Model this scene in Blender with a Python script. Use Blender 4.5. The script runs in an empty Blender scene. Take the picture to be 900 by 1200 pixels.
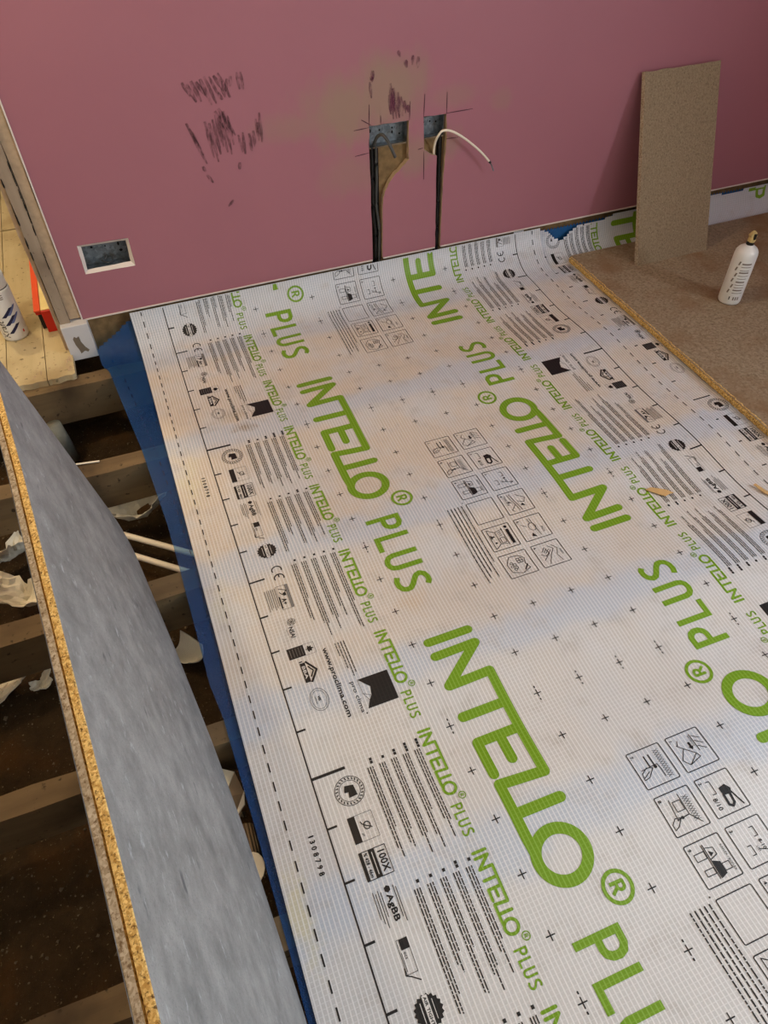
import bpy, bmesh, math, random
import numpy as np
from mathutils import Matrix, Vector
from mathutils.geometry import tessellate_polygon
SC = bpy.context.scene
COL = SC.collection
# ------------------------------------------------------------------ camera
H = 1.352
M = [[0.93329851, -0.35869244, -0.0171358], [-0.2751464, -0.68362241, -0.67598436], [0.23075606, 0.63561005, -0.73671671]]
cam_d = bpy.data.cameras.new('camera')
cam = bpy.data.objects.new('camera', cam_d); COL.objects.link(cam)
cam_d.sensor_fit = 'VERTICAL'; cam_d.sensor_height = 36.0; cam_d.lens = 832 / 1200 * 36.0
cam_d.clip_start = 0.02
r_, d_, f_ = [Vector(v) for v in M]
cam.matrix_world = Matrix(((r_.x, -d_.x, -f_.x, 0), (r_.y, -d_.y, -f_.y, 0), (r_.z, -d_.z, -f_.z, H), (0, 0, 0, 1)))
SC.camera = cam
# ------------------------------------------------------------------ world, lights, exposure
world = bpy.data.worlds.new('world'); SC.world = world; world.use_nodes = True
bg = world.node_tree.nodes['Background']; bg.inputs[0].default_value = (0.62, 0.78, 1.0, 1); bg.inputs[1].default_value = 0.9
vs = SC.view_settings
vs.view_transform = 'Standard'; vs.look = 'None'; vs.gamma = 1.0; vs.exposure = 0.0; vs.use_curve_mapping = False

def area(name, loc, target, sx, sy, power, color):
    l = bpy.data.lights.new(name, 'AREA'); l.shape = 'RECTANGLE'; l.size = sx; l.size_y = sy; l.energy = power; l.color = color
    o = bpy.data.objects.new(name, l); COL.objects.link(o); o.location = loc
    o.rotation_euler = (Vector(target) - Vector(loc)).to_track_quat('-Z', 'Y').to_euler()
    return o

def point(name, loc, power, color, radius=0.05):
    l = bpy.data.lights.new(name, 'POINT'); l.energy = power; l.color = color; l.shadow_soft_size = radius
    o = bpy.data.objects.new(name, l); COL.objects.link(o); o.location = loc
    return o
area('window_daylight', (3.06, -0.70, 1.6), (0.0, -0.70, 1.6), 1.28, 1.36, 104, (0.84, 0.93, 1.0))
point('room_lamp', (-0.95, 1.72, 2.1), 42, (1.0, 0.78, 0.47), 0.05)
point('hall_lamp', (-0.75, 3.1, 1.9), 46, (1.0, 0.80, 0.48), 0.06)

# ------------------------------------------------------------------ helpers
def lin(r, g, b):
    f = lambda c: (c / 255 / 12.92) if c / 255 <= 0.04045 else ((c / 255 + 0.055) / 1.055) ** 2.4
    return (f(r), f(g), f(b), 1)

class N:
    """small wrapper to write node materials"""
    def __init__(s, name):
        s.m = bpy.data.materials.new(name); s.m.use_nodes = True; s.t = s.m.node_tree
        s.p = s.t.nodes['Principled BSDF']; s.out = s.t.nodes['Material Output']
    def n(s, typ, **kw):
        nd = s.t.nodes.new(typ)
        for k, v in kw.items():
            if k == 'ins':
                for a, b in v.items(): s.set(nd, a, b)
            else: setattr(nd, k, v)
        return nd
    def set(s, nd, a, b):
        if hasattr(b, 'is_output'): s.t.links.new(b, nd.inputs[a])
        else: nd.inputs[a].default_value = b
    def math(s, op, a, b=0.0, c=None):
        nd = s.n('ShaderNodeMath', operation=op); s.set(nd, 0, a); s.set(nd, 1, b)
        if c is not None: s.set(nd, 2, c)
        return nd.outputs[0]
    def mix(s, fac, a, b, blend='MIX'):
        nd = s.n('ShaderNodeMix', data_type='RGBA', blend_type=blend); s.set(nd, 0, fac); s.set(nd, 6, a); s.set(nd, 7, b)
        return nd.outputs[2]
    def noise(s, vec, scale, detail=3, rough=0.5, lac=2.0):
        nd = s.n('ShaderNodeTexNoise'); s.set(nd, 'Vector', vec); nd.inputs['Scale'].default_value = scale
        nd.inputs['Detail'].default_value = detail; nd.inputs['Roughness'].default_value = rough
        return nd.outputs[0]
    def obj(s): return s.n('ShaderNodeTexCoord').outputs['Object']
    def mapping(s, vec, scale=(1, 1, 1), rot=(0, 0, 0)):
        nd = s.n('ShaderNodeMapping'); s.set(nd, 'Vector', vec); nd.inputs['Scale'].default_value = scale; nd.inputs['Rotation'].default_value = rot
        return nd.outputs[0]
    def ramp(s, fac, lo, hi):
        nd = s.n('ShaderNodeMapRange'); s.set(nd, 0, fac); nd.inputs[1].default_value = lo; nd.inputs[2].default_value = hi
        return nd.outputs[0]
    def sstep(s, fac, lo, hi):
        nd = s.n('ShaderNodeMapRange', interpolation_type='SMOOTHSTEP'); s.set(nd, 0, fac); nd.inputs[1].default_value = lo; nd.inputs[2].default_value = hi
        return nd.outputs[0]
    def bump(s, h, strength=0.3, dist=0.002):
        nd = s.n('ShaderNodeBump'); s.set(nd, 'Height', h); nd.inputs['Strength'].default_value = strength; nd.inputs['Distance'].default_value = dist
        s.t.links.new(nd.outputs[0], s.p.inputs['Normal'])
    def base(s, c, rough=0.6, spec=0.4, metal=0.0):
        s.set(s.p, 'Base Color', c); s.set(s.p, 'Roughness', rough); s.set(s.p, 'Specular IOR Level', spec); s.set(s.p, 'Metallic', metal)
        return s

def plain(name, c, rough=0.6, metal=0.0, var=0.12, scale=30, spec=0.4, bump=0.0):
    k = N(name); o = k.obj(); nz = k.noise(o, scale, 4)
    dark = tuple(x * (1 - var * 2) for x in c[:3]) + (1,); light = tuple(min(1, x * (1 + var)) for x in c[:3]) + (1,)
    k.base(k.mix(nz, dark, light), rough, spec, metal)
    if bump: k.bump(nz, bump, 0.002)
    return k.m

class MB:
    """collects verts and faces, builds ONE mesh object"""
    def __init__(s): s.v = []; s.f = []; s.mi = []; s.cur = 0
    def face(s, pts, mi=None):
        b = len(s.v); s.v.extend([tuple(p) for p in pts]); s.f.append(tuple(range(b, b + len(pts)))); s.mi.append(s.cur if mi is None else mi)
    def box(s, x0, x1, y0, y1, z0, z1, mi=None):
        b = len(s.v)
        s.v.extend([(x0, y0, z0), (x1, y0, z0), (x1, y1, z0), (x0, y1, z0), (x0, y0, z1), (x1, y0, z1), (x1, y1, z1), (x0, y1, z1)])
        for q in ((3, 2, 1, 0), (4, 5, 6, 7), (0, 1, 5, 4), (1, 2, 6, 5), (2, 3, 7, 6), (3, 0, 4, 7)):
            s.f.append(tuple(b + i for i in q)); s.mi.append(s.cur if mi is None else mi)
    def tube(s, pts, r, n=10, cap=True):
        pts = [Vector(p) for p in pts]; b = len(s.v); rs = r if isinstance(r, (list, tuple)) else [r] * len(pts)
        for i, p in enumerate(pts):
            t = (pts[min(i + 1, len(pts) - 1)] - pts[max(i - 1, 0)]).normalized()
            a = t.cross(Vector((0, 0, 1)));
            if a.length < 1e-3: a = t.cross(Vector((1, 0, 0)))
            a.normalize(); c = t.cross(a).normalized()
            for k in range(n):
                th = 2 * math.pi * k / n; s.v.append(tuple(p + (a * math.cos(th) + c * math.sin(th)) * rs[i]))
        for i in range(len(pts) - 1):
            for k in range(n):
                k2 = (k + 1) % n; s.f.append((b + i * n + k, b + i * n + k2, b + (i + 1) * n + k2, b + (i + 1) * n + k)); s.mi.append(s.cur)
        if cap:
            s.f.append(tuple(b + k for k in range(n))[::-1]); s.mi.append(s.cur)
            s.f.append(tuple(b + (len(pts) - 1) * n + k for k in range(n))); s.mi.append(s.cur)
    def lathe(s, prof, n=28, c=(0, 0, 0)):
        b = len(s.v)
        for (r, z) in prof:
            for k in range(n):
                th = 2 * math.pi * k / n; s.v.append((c[0] + r * math.cos(th), c[1] + r * math.sin(th), c[2] + z))
        for i in range(len(prof) - 1):
            for k in range(n):
                k2 = (k + 1) % n; s.f.append((b + i * n + k, b + i * n + k2, b + (i + 1) * n + k2, b + (i + 1) * n + k)); s.mi.append(s.cur)
        s.f.append(tuple(b + k for k in range(n))[::-1]); s.mi.append(s.cur)
        s.f.append(tuple(b + (len(prof) - 1) * n + k for k in range(n))); s.mi.append(s.cur)
    def build(s, name, mats, parent=None, smooth=False, loc=None, bevel=0):
        me = bpy.data.meshes.new(name); me.from_pydata(s.v, [], s.f); me.update()
        mats = mats if isinstance(mats, (list, tuple)) else [mats]
        for m in mats: me.materials.append(m)
        me.polygons.foreach_set('material_index', s.mi)
        if smooth: me.polygons.foreach_set('use_smooth', [True] * len(me.polygons))
        o = bpy.data.objects.new(name, me); COL.objects.link(o)
        if parent: o.parent = parent
        if loc: o.location = loc
        if bevel:
            w = o.modifiers.new('weld', 'WELD'); w.merge_threshold = 1e-5
            b = o.modifiers.new('bevel', 'BEVEL'); b.width = bevel; b.segments = 2; b.limit_method = 'ANGLE'; b.angle_limit = math.radians(40)
        return o

def empty(name, loc=(0, 0, 0), rz=0):
    o = bpy.data.objects.new(name, None); COL.objects.link(o); o.location = loc; o.rotation_euler = (0, 0, rz); o.empty_display_size = 0.05
    return o
def tag(o, label=None, cat=None, group=None, kind=None):
    if label: o['label'] = label
    if cat: o['category'] = cat
    if group: o['group'] = group
    if kind: o['kind'] = kind
    return o

# ------------------------------------------------------------------ materials
def wall_paint():
    k = N('pink_wall_paint'); o = k.obj(); sep = k.n('ShaderNodeSeparateXYZ', ins={0: o}); x, z = sep.outputs[0], sep.outputs[2]
    n1 = k.noise(o, 3.0, 4); n2 = k.noise(o, 220, 2); n3 = k.noise(k.mapping(o, (9, 9, 3)), 1.0, 5, 0.65)
    pink = k.mix(n1, lin(160, 103, 114), lin(167, 109, 119))
    # dust and filler rubbed round the cut-out boxes
    def blob(cx_, cz_, rx, rz):
        a = k.math('DIVIDE', k.math('SUBTRACT', x, cx_), rx); b = k.math('DIVIDE', k.math('SUBTRACT', z, cz_), rz)
        return k.math('SQRT', k.math('ADD', k.math('MULTIPLY', a, a), k.math('MULTIPLY', b, b)))
    msk = None
    for (cx_, cz_, rx, rz, st) in ((0.70, 0.60, 0.20, 0.14, 0.75), (0.86, 0.64, 0.16, 0.13, 0.75), (0.58, 0.58, 0.20, 0.06, 0.4), (0.94, 0.44, 0.10, 0.09, 0.55), (1.06, 0.46, 0.06, 0.08, 0.5), (0.72, 0.42, 0.12, 0.10, 0.35), (1.06, 0.60, 0.14, 0.05, 0.3), (1.23, 0.57, 0.05, 0.045, 0.3)):
        d = k.math('ADD', blob(cx_, cz_, rx, rz), k.math('MULTIPLY', k.math('SUBTRACT', n3, 0.5), 1.6))
        m = k.math('MULTIPLY', k.math('SUBTRACT', 1.0, k.sstep(d, 0.25, 1.0)), st)
        msk = m if msk is None else k.math('MAXIMUM', msk, m)
    c = k.mix(msk, pink, lin(152, 128, 106))
    k.base(c, 0.55, 0.35); k.bump(n2, 0.08, 0.001)
    return k.m
def wood(name, c1, c2, c3, axis='x', rough=0.75, sc=1.0):
    k = N(name); o = k.obj()
    s = {'x': (2.5, 30, 30), 'y': (30, 2.5, 30), 'z': (30, 30, 2.5)}[axis]
    g = k.noise(k.mapping(o, tuple(v * sc for v in s)), 1.0, 6, 0.6); b = k.noise(o, 5 * sc, 4); sp = k.noise(o, 60, 3)
    c = k.mix(g, c1, c2); c = k.mix(k.sstep(b, 0.45, 0.75), c, c3); c = k.mix(k.sstep(sp, 0.62, 0.75), c, tuple(v * 0.45 for v in c1[:3]) + (1,))
    k.base(c, rough, 0.25); k.bump(g, 0.5, 0.002)
    return k.m
def chip(name, c1, c2, c3, scale=1.0, blotch=None, aniso=(1, 1, 1), rough=0.75):
    k = N(name); o = k.mapping(k.obj(), aniso)
    v = k.n('ShaderNodeTexVoronoi', ins={'Vector': o}); v.inputs['Scale'].default_value = 260 * scale
    sp = k.n('ShaderNodeSeparateColor', ins={0: v.outputs['Color']})
    n1 = k.noise(o, 150 * scale, 4, 0.7); n2 = k.noise(o, 4, 5, 0.6)
    c = k.mix(sp.outputs[0], c1, c2); c = k.mix(k.sstep(n1, 0.5, 0.68), c, c3)
    if blotch: c = k.mix(k.sstep(n2, 0.45, 0.72), c, blotch)
    k.base(c, rough, 0.25); k.bump(n1, 0.25, 0.001)
    return k.m
def weave(k, col, lcol, ucoord=True, amt=0.8):
    """reinforcement grid, 8 mm, read from the sheet's own coordinates"""
    uv = k.n('ShaderNodeUVMap', uv_map='sheet').outputs[0]; sep = k.n('ShaderNodeSeparateXYZ', ins={0: uv})
    def ln(c, w0, w1):
        f = k.math('ABSOLUTE', k.math('SUBTRACT', k.math('FRACT', k.math('DIVIDE', c, 0.0082)), 0.5))
        return k.math('SUBTRACT', 1.0, k.sstep(f, w0, w1))
    a = ln(sep.outputs[0], 0.08, 0.20); b = ln(sep.outputs[1], 0.04, 0.13)
    patch = k.ramp(k.noise(uv, 6.0, 3), 0.35, 0.65)
    m = k.math('MAXIMUM', a, k.math('MULTIPLY', b, k.math('ADD', 0.20, k.math('MULTIPLY', patch, 0.5))))
    m = k.math('MULTIPLY', m, amt)
    return k.mix(m, col, lcol), m, uv, sep
JOISTS = [(2.025, 2.085, -1), (1.590, 1.646, 0), (1.103, 1.168, 0), (0.701, 0.753, 0), (0.310, 0.362, 0), (-0.11, -0.055, 0)]
def fleece():
    k = N('membrane_fleece')
    uv = k.n('ShaderNodeUVMap', uv_map='sheet').outputs[0]; sep = k.n('ShaderNodeSeparateXYZ', ins={0: uv}); v = sep.outputs[1]
    n1 = k.noise(uv, 5.5, 5, 0.55); n2 = k.noise(uv, 420, 2, 0.7); n3 = k.noise(uv, 16, 4, 0.6)
    # what lies against the underside tints the thin fleece: joists and blue film cool, insulation in the bays warm
    band = None
    for (a, b, _) in JOISTS[:5]:
        c = (a + b) / 2
        d = k.math('ABSOLUTE', k.math('SUBTRACT', k.math('ADD', v, k.math('MULTIPLY', k.math('SUBTRACT', n1, 0.5), 0.16)), c))
        m = k.math('SUBTRACT', 1.0, k.sstep(d, 0.02, 0.075)); band = m if band is None else k.math('MAXIMUM', band, m)
    flap = k.sstep(v, 2.06, 2.12); band = k.math('MAXIMUM', band, k.math('MULTIPLY', flap, 0.9))
    warm = k.math('MULTIPLY', k.sstep(n1, 0.34, 0.60), k.ramp(v, 0.3, 1.2))
    c = k.mix(warm, lin(198, 198, 197), lin(202, 189, 171))
    c = k.mix(k.math('MULTIPLY', band, 0.75), c, lin(176, 188, 204))
    c = k.mix(k.math('MULTIPLY', k.sstep(n3, 0.50, 0.76), 0.5), c, lin(164, 158, 150))
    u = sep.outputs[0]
    for (su, sv, ru, rv, cc, st) in ((0.225, 1.63, 0.05, 0.03, lin(128, 106, 66), 0.8), (0.20, 1.70, 0.07, 0.05, lin(150, 136, 104), 0.5), (0.035, 1.46, 0.05, 0.16, lin(204, 197, 165), 0.7), (0.02, 0.36, 0.035, 0.12, lin(206, 198, 160), 0.75), (0.03, 1.02, 0.03, 0.12, lin(198, 190, 160), 0.5), (0.45, 0.88, 0.05, 0.05, lin(196, 172, 138), 0.5)):  # brown smears; the left-edge yellows put lamp glow into the sheet colour
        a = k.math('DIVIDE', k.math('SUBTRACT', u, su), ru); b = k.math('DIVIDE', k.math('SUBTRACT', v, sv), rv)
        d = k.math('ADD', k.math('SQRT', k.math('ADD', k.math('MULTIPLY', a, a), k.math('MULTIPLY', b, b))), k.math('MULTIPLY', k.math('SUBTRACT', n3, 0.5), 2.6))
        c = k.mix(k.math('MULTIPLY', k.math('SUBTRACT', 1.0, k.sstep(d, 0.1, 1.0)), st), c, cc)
    c = k.mix(k.math('MULTIPLY', k.ramp(n2, 0.3, 0.7), 0.16), c, lin(150, 148, 148))
    c2, m, _, _ = weave(k, c, lin(232, 232, 232), amt=0.58)
    k.base(c2, 0.42, 0.5)
    h = k.math('ADD', m, k.math('MULTIPLY', n2, 0.35)); k.bump(h, 0.35, 0.0008)
    return k.m
def ink(name, c, amt):
    k = N(name); c2, m, uv, _ = weave(k, c, tuple(min(1, x * 1.45 + (0.10 if max(c[:3]) > .1 else 0.03)) for x in c[:3]) + (1,), amt=amt)
    n = k.noise(uv, 300, 2); c2 = k.mix(k.math('MULTIPLY', n, 0.25), c2, tuple(x * 0.6 for x in c[:3]) + (1,))
    k.base(c2, 0.45, 0.4)
    return k.m
def bluefilm():
    k = N('blue_film'); uv = k.obj(); n1 = k.noise(uv, 14, 4); k.base(k.mix(n1, lin(16, 74, 150), lin(34, 100, 172)), 0.35, 0.5)
    tr = k.n('ShaderNodeBsdfTransparent'); tr.inputs[0].default_value = (0.40, 0.66, 0.9, 1)
    mx = k.n('ShaderNodeMixShader'); mx.inputs[0].default_value = 0.36
    k.t.links.new(tr.outputs[0], mx.inputs[1]); k.t.links.new(k.p.outputs[0], mx.inputs[2]); k.t.links.new(mx.outputs[0], k.out.inputs[0])
    return k.m
def soil_mat():
    k = N('dark_soil'); o = k.obj(); n1 = k.noise(o, 28, 6, 0.7); n2 = k.noise(o, 140, 4, 0.7); n3 = k.noise(o, 6, 3)
    c = k.mix(n1, lin(24, 19, 13), lin(82, 64, 42)); c = k.mix(k.math('MULTIPLY', k.sstep(n3, 0.5, 0.7), .6), c, lin(84, 58, 30)); c = k.mix(k.sstep(n2, 0.62, 0.70), c, lin(120, 104, 78))
    k.base(c, 0.95, 0.1); k.bump(n2, 0.9, 0.008)
    return k.m
def greyface():
    k = N('grey_board_face'); o = k.obj()
    g = k.noise(k.mapping(o, (30, 11, 16), (0.25, 0, 0)), 1.0, 8, 0.72); g2 = k.noise(k.mapping(o, (90, 26, 60), (0.35, 0, 0)), 1.0, 5, 0.65); sp = k.noise(o, 400, 2)
    c = k.mix(k.ramp(g, 0.3, 0.7), lin(106, 107, 106), lin(160, 160, 158)); c = k.mix(k.sstep(g2, 0.58, 0.75), c, lin(176, 180, 182)); c = k.mix(k.math('MULTIPLY', k.sstep(sp, 0.55, 0.7), 0.35), c, lin(84, 88, 92))
    c = k.mix(k.sstep(k.noise(k.mapping(o, (80, 14, 40), (0.3, 0, 0)), 1.0, 3), 0.66, 0.76), c, lin(90, 92, 96))
    k.base(c, 0.5, 0.4); k.bump(g2, 0.08, 0.001)
    return k.m
def galv():
    k = N('galvanised_steel'); o = k.obj(); v = k.n('ShaderNodeTexVoronoi', ins={'Vector': o}); v.inputs['Scale'].default_value = 120
    n = k.noise(o, 25, 4); sp = k.n('ShaderNodeSeparateColor', ins={0: v.outputs['Color']})
    c = k.mix(sp.outputs[0], lin(104, 112, 118), lin(140, 148, 152)); c = k.mix(k.sstep(n, 0.5, 0.75), c, lin(92, 84, 72))
    k.base(c, 0.5, 0.5, 0.55)
    return k.m
def softmark(name, c, cover, sc):
    k = N(name); o = k.obj(); n = k.noise(k.mapping(o, (sc, sc, sc * .35)), 1.0, 4, 0.7); k.base(c, 0.7, 0.2)
    tr = k.n('ShaderNodeBsdfTransparent'); mx = k.n('ShaderNodeMixShader'); k.set(mx, 0, k.math('MULTIPLY', k.sstep(n, 0.30, 0.66), cover))
    k.t.links.new(tr.outputs[0], mx.inputs[1]); k.t.links.new(k.p.outputs[0], mx.inputs[2]); k.t.links.new(mx.outputs[0], k.out.inputs[0])
    return k.m
MAT = dict(
    paint=wall_paint(), plaster=plain('raw_plaster', lin(186, 160, 130), 0.9, var=0.18, scale=60, bump=0.4), bead=plain('white_edge_bead', lin(226, 214, 204), 0.6, var=0.06),
    back=plain('brown_backing_plaster', lin(140, 112, 74), 0.95, var=0.35, scale=45, bump=0.7), dark=plain('dark_void_and_shade', lin(20, 17, 14), 0.9),
    dust=plain('dusty_masonry', lin(132, 116, 96), 0.95, var=0.3, scale=40, bump=0.6),
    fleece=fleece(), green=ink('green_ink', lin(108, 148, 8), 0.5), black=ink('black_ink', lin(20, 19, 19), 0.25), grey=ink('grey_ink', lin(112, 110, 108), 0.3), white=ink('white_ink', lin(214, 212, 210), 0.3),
    blue=bluefilm(), bluetape=plain('blue_tape', lin(40, 96, 150), 0.5), soil=soil_mat(), greyface=greyface(), galv=galv(),
    joist=wood('rough_joist_timber', lin(82, 65, 45), lin(128, 107, 76), lin(66, 52, 36), 'x'),
    boards=wood('old_floor_boards', lin(168, 150, 114), lin(204, 188, 150), lin(146, 124, 88), 'y', sc=0.8),
    post=wood('weathered_post_timber', lin(128, 110, 92), lin(176, 158, 136), lin(100, 82, 66), 'z'),
    chipedge=chip('flaky_chipboard_edge', lin(236, 204, 132), lin(176, 134, 66), lin(86, 58, 26), 1.5, rough=0.85),
    chipedge2=chip('dusty_chipboard_edge', lin(190, 178, 158), lin(146, 130, 106), lin(110, 90, 66), 1.2, rough=0.85),
    chipfloor=chip('dusty_chipboard_floor', lin(160, 143, 119), lin(138, 121, 97), lin(118, 101, 79), 0.6, lin(128, 98, 68)),
    chipoff=chip('chipboard_face', lin(152, 134, 108), lin(134, 116, 92), lin(112, 96, 74), 1.4, None, (1, 1, 0.6)),
    cream=plain('cream_plastic', lin(236, 226, 206), 0.45, var=0.06), paper=plain('crumpled_paper', lin(230, 222, 200), 0.7, var=0.1, scale=20),
    card=plain('brown_grey_card', lin(150, 128, 100), 0.8, var=0.1), whiteplastic=plain('white_plastic', lin(226, 226, 222), 0.35, var=0.05, scale=8), capw=plain('white_cap', lin(240, 240, 236), 0.4, var=0.02),
    navy=plain('navy_label', lin(22, 28, 66), 0.5), bluegrey=plain('blue_grey_label', lin(96, 110, 158), 0.5), labelgrey=plain('grey_label_print', lin(128, 118, 106), 0.6), foam=plain('dried_foam', lin(206, 180, 120), 0.8, var=0.3, scale=70, bump=0.8),
    blackp=plain('black_plastic', lin(22, 22, 22), 0.4), red=plain('red_metal', lin(206, 40, 24), 0.4, var=0.08), orange=plain('red_top_painted_glow', lin(232, 84, 44), 0.45, var=0.06), creamtop=plain('cream_strip', lin(240, 216, 150), 0.5, var=0.1),
    whitepaint=plain('chipped_white_paint', lin(206, 204, 204), 0.5, var=0.05, scale=12), scuff=softmark('dark_scuff', lin(98, 62, 68), 0.62, 90), plum=softmark('plum_scuff', lin(112, 58, 78), 0.7, 60), pencil=plain('pencil_line', lin(84, 44, 56), 0.7), greycable=plain('grey_cable', lin(74, 74, 72), 0.5), tube=plain('grey_clay_pipe', lin(128, 128, 116), 0.8, var=0.2, scale=40), sliver=plain('wood_sliver', lin(206, 168, 112), 0.7), stain=plain('grey_brown_stain', lin(120, 108, 92), 0.8, var=0.2), ceil=plain('ceiling_paint', lin(225, 222, 216), 0.8, var=0.02), stone=plain('grit', lin(112, 98, 76), 0.9, var=0.3))

# ------------------------------------------------------------------ setting: front wall with chases
YW = 2.2
ZB = 0.118          # lower edge of the plaster
XL = -0.204
jit = random.Random(5)
def chain(a, b, n, amp):
    out = []
    for i in range(n):
        t = i / n; out.append((a[0] + (b[0] - a[0]) * t + (jit.uniform(-amp, amp) if i else 0), a[1] + (b[1] - a[1]) * t + (jit.uniform(-amp, amp) if i else 0)))
    return out
L_OUT = [(0.781, ZB), (0.781, 0.341), (0.780, 0.481), (0.782, 0.552), (0.914, 0.550), (0.913, 0.476), (0.915, 0.434), (0.889, 0.413), (0.862, 0.390), (0.842, 0.365), (0.829, 0.340), (0.822, 0.304), (0.818, ZB)]
R_OUT = [(1.019, ZB), (1.016, 0.238), (1.013, 0.430), (0.993, 0.437), (0.967, 0.455), (0.963, 0.554), (1.041, 0.552), (1.046, 0.478), (1.041, 0.379), (1.039, 0.297), (1.038, ZB)]
def rough(l, n=5, amp=0.0012):
    o = []
    for a, b in zip(l[:-1], l[1:]): o += chain(a, b, n, amp)
    return o + [l[-1]]
SOCK = [(-0.150, 0.262), (-0.147, 0.352), (0.001, 0.348), (-0.001, 0.260)]
outer = [(XL, ZB)] + rough(L_OUT) + rough(R_OUT) + [(2.8, ZB), (2.8, 2.6), (XL, 2.6)]
sock = rough(SOCK + [SOCK[0]], 6, 0.0006)[:-1]
mb = MB()
loops = [[Vector((x, 0, z)) for x, z in outer], [Vector((x, 0, z)) for x, z in sock]]
flat = [v for l in loops for v in l]
for t in tessellate_polygon([[Vector((v.x, v.z, 0)) for v in l] for l in loops]):
    mb.face([(flat[i].x, YW, flat[i].z) for i in t], 0)
for l in loops:
    for a, b in zip(l, l[1:] + l[:1]):
        mb.face([(a.x, YW, a.z), (b.x, YW, b.z), (b.x, YW + 0.02, b.z), (a.x, YW + 0.02, a.z)], 1)
wall = mb.build('wall_front', [MAT['paint'], MAT['plaster']]); tag(wall, kind='structure')
bm_ = bmesh.new(); bm_.from_mesh(wall.data); bmesh.ops.remove_doubles(bm_, verts=bm_.verts, dist=1e-6); bmesh.ops.recalc_face_normals(bm_, faces=bm_.faces)
f0 = next(f for f in bm_.faces if f.material_index == 0)
if f0.normal.y > 0: bmesh.ops.reverse_faces(bm_, faces=bm_.faces)
bm_.to_mesh(wall.data); bm_.free()
mb = MB()          # masonry behind the plaster, with a pocket behind each box
holes = [(-0.146, -0.003, 0.264, 0.346), (0.784, 0.911, 0.482, 0.548), (0.966, 1.038, 0.484, 0.550)]
xs = sorted({XL + 0.006, 2.8} | {h[0] for h in holes} | {h[1] for h in holes}); zs = sorted({-0.35, 2.6} | {h[2] for h in holes} | {h[3] for h in holes})
for i in range(len(xs) - 1):
    for j in range(len(zs) - 1):
        cx_, cz_ = (xs[i] + xs[i + 1]) / 2, (zs[j] + zs[j + 1]) / 2
        if any(h[0] < cx_ < h[1] and h[2] < cz_ < h[3] for h in holes): continue
        mb.face([(xs[i], YW + 0.02, zs[j]), (xs[i + 1], YW + 0.02, zs[j]), (xs[i + 1], YW + 0.02, zs[j + 1]), (xs[i], YW + 0.02, zs[j + 1])], 0 if cz_ > ZB else 0)
mb.face([(2.8, YW + 0.1, -0.35), (XL + 0.006, YW + 0.1, -0.35), (XL + 0.006, YW + 0.1, 2.6), (2.8, YW + 0.1, 2.6)])
mb.face([(XL + 0.006, YW + 0.02, -0.35), (XL + 0.006, YW + 0.1, -0.35), (XL + 0.006, YW + 0.1, 2.6), (XL + 0.006, YW + 0.02, 2.6)])
tag(mb.build('masonry', MAT['back'], wall))
# thin white bead round the painted face
mb = MB()
for a, b in (((XL - 0.002, ZB - 0.004), (0.779, ZB)), ((0.82, ZB - 0.004), (1.017, ZB)), ((1.04, ZB - 0.004), (2.8, ZB))): mb.box(a[0], b[0], YW - 0.003, YW + 0.018, a[1], b[1])
mb.box(XL - 0.004, XL, YW - 0.003, YW + 0.018, ZB - 0.004, 2.6)
tag(mb.build('edge_bead', MAT['bead'], wall), 'thin white plaster bead along the edge of the pink paint')
# scuffs and pencil lines on the paint
def wstroke(mb, a, b, w0, w1, y=YW - 0.0006, seg=6, amp=0.0015):
    a = Vector((a[0], 0, a[1])); b = Vector((b[0], 0, b[1])); d = (b - a); nrm = Vector((-d.z, 0, d.x)).normalized(); L, R = [], []
    for i in range(seg + 1):
        t = i / seg; p = a + d * t; w = (w0 + (w1 - w0) * t) * (0.35 + 0.65 * math.sin(math.pi * min(1, max(0.08, t * 0.92 + 0.04)))) + jit.uniform(0, amp)
        L.append(p + nrm * w / 2); R.append(p - nrm * w / 2)
    for i in range(seg):
        mb.face([(L[i].x, y, L[i].z), (L[i + 1].x, y, L[i + 1].z), (R[i + 1].x, y, R[i + 1].z), (R[i].x, y, R[i].z)])
def scuffs(name, lst, mat, label, w=(0.006, 0.004)):
    mb = MB()
    for i, (a, b) in enumerate(lst): wstroke(mb, a, b, w[0] * jit.uniform(0.7, 1.3), w[1] * jit.uniform(0.7, 1.3), y=YW - 0.0005 - 0.00002 * i)
    tag(mb.build(name, mat, wall), label)
s1 = [((0.250 + 0.0125 * i, 0.742 + jit.uniform(-.012, .008)), (0.266 + 0.0135 * i, 0.680 + jit.uniform(-.01, .022))) for i in range(9)] + [((0.372, 0.73), (0.366, 0.70)), ((0.384, 0.735), (0.378, 0.71)), ((0.402, 0.742), (0.404, 0.70)), ((0.412, 0.742), (0.414, 0.698)), ((0.343, 0.70), (0.352, 0.68)), ((0.355, 0.725), (0.360, 0.685))]
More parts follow.
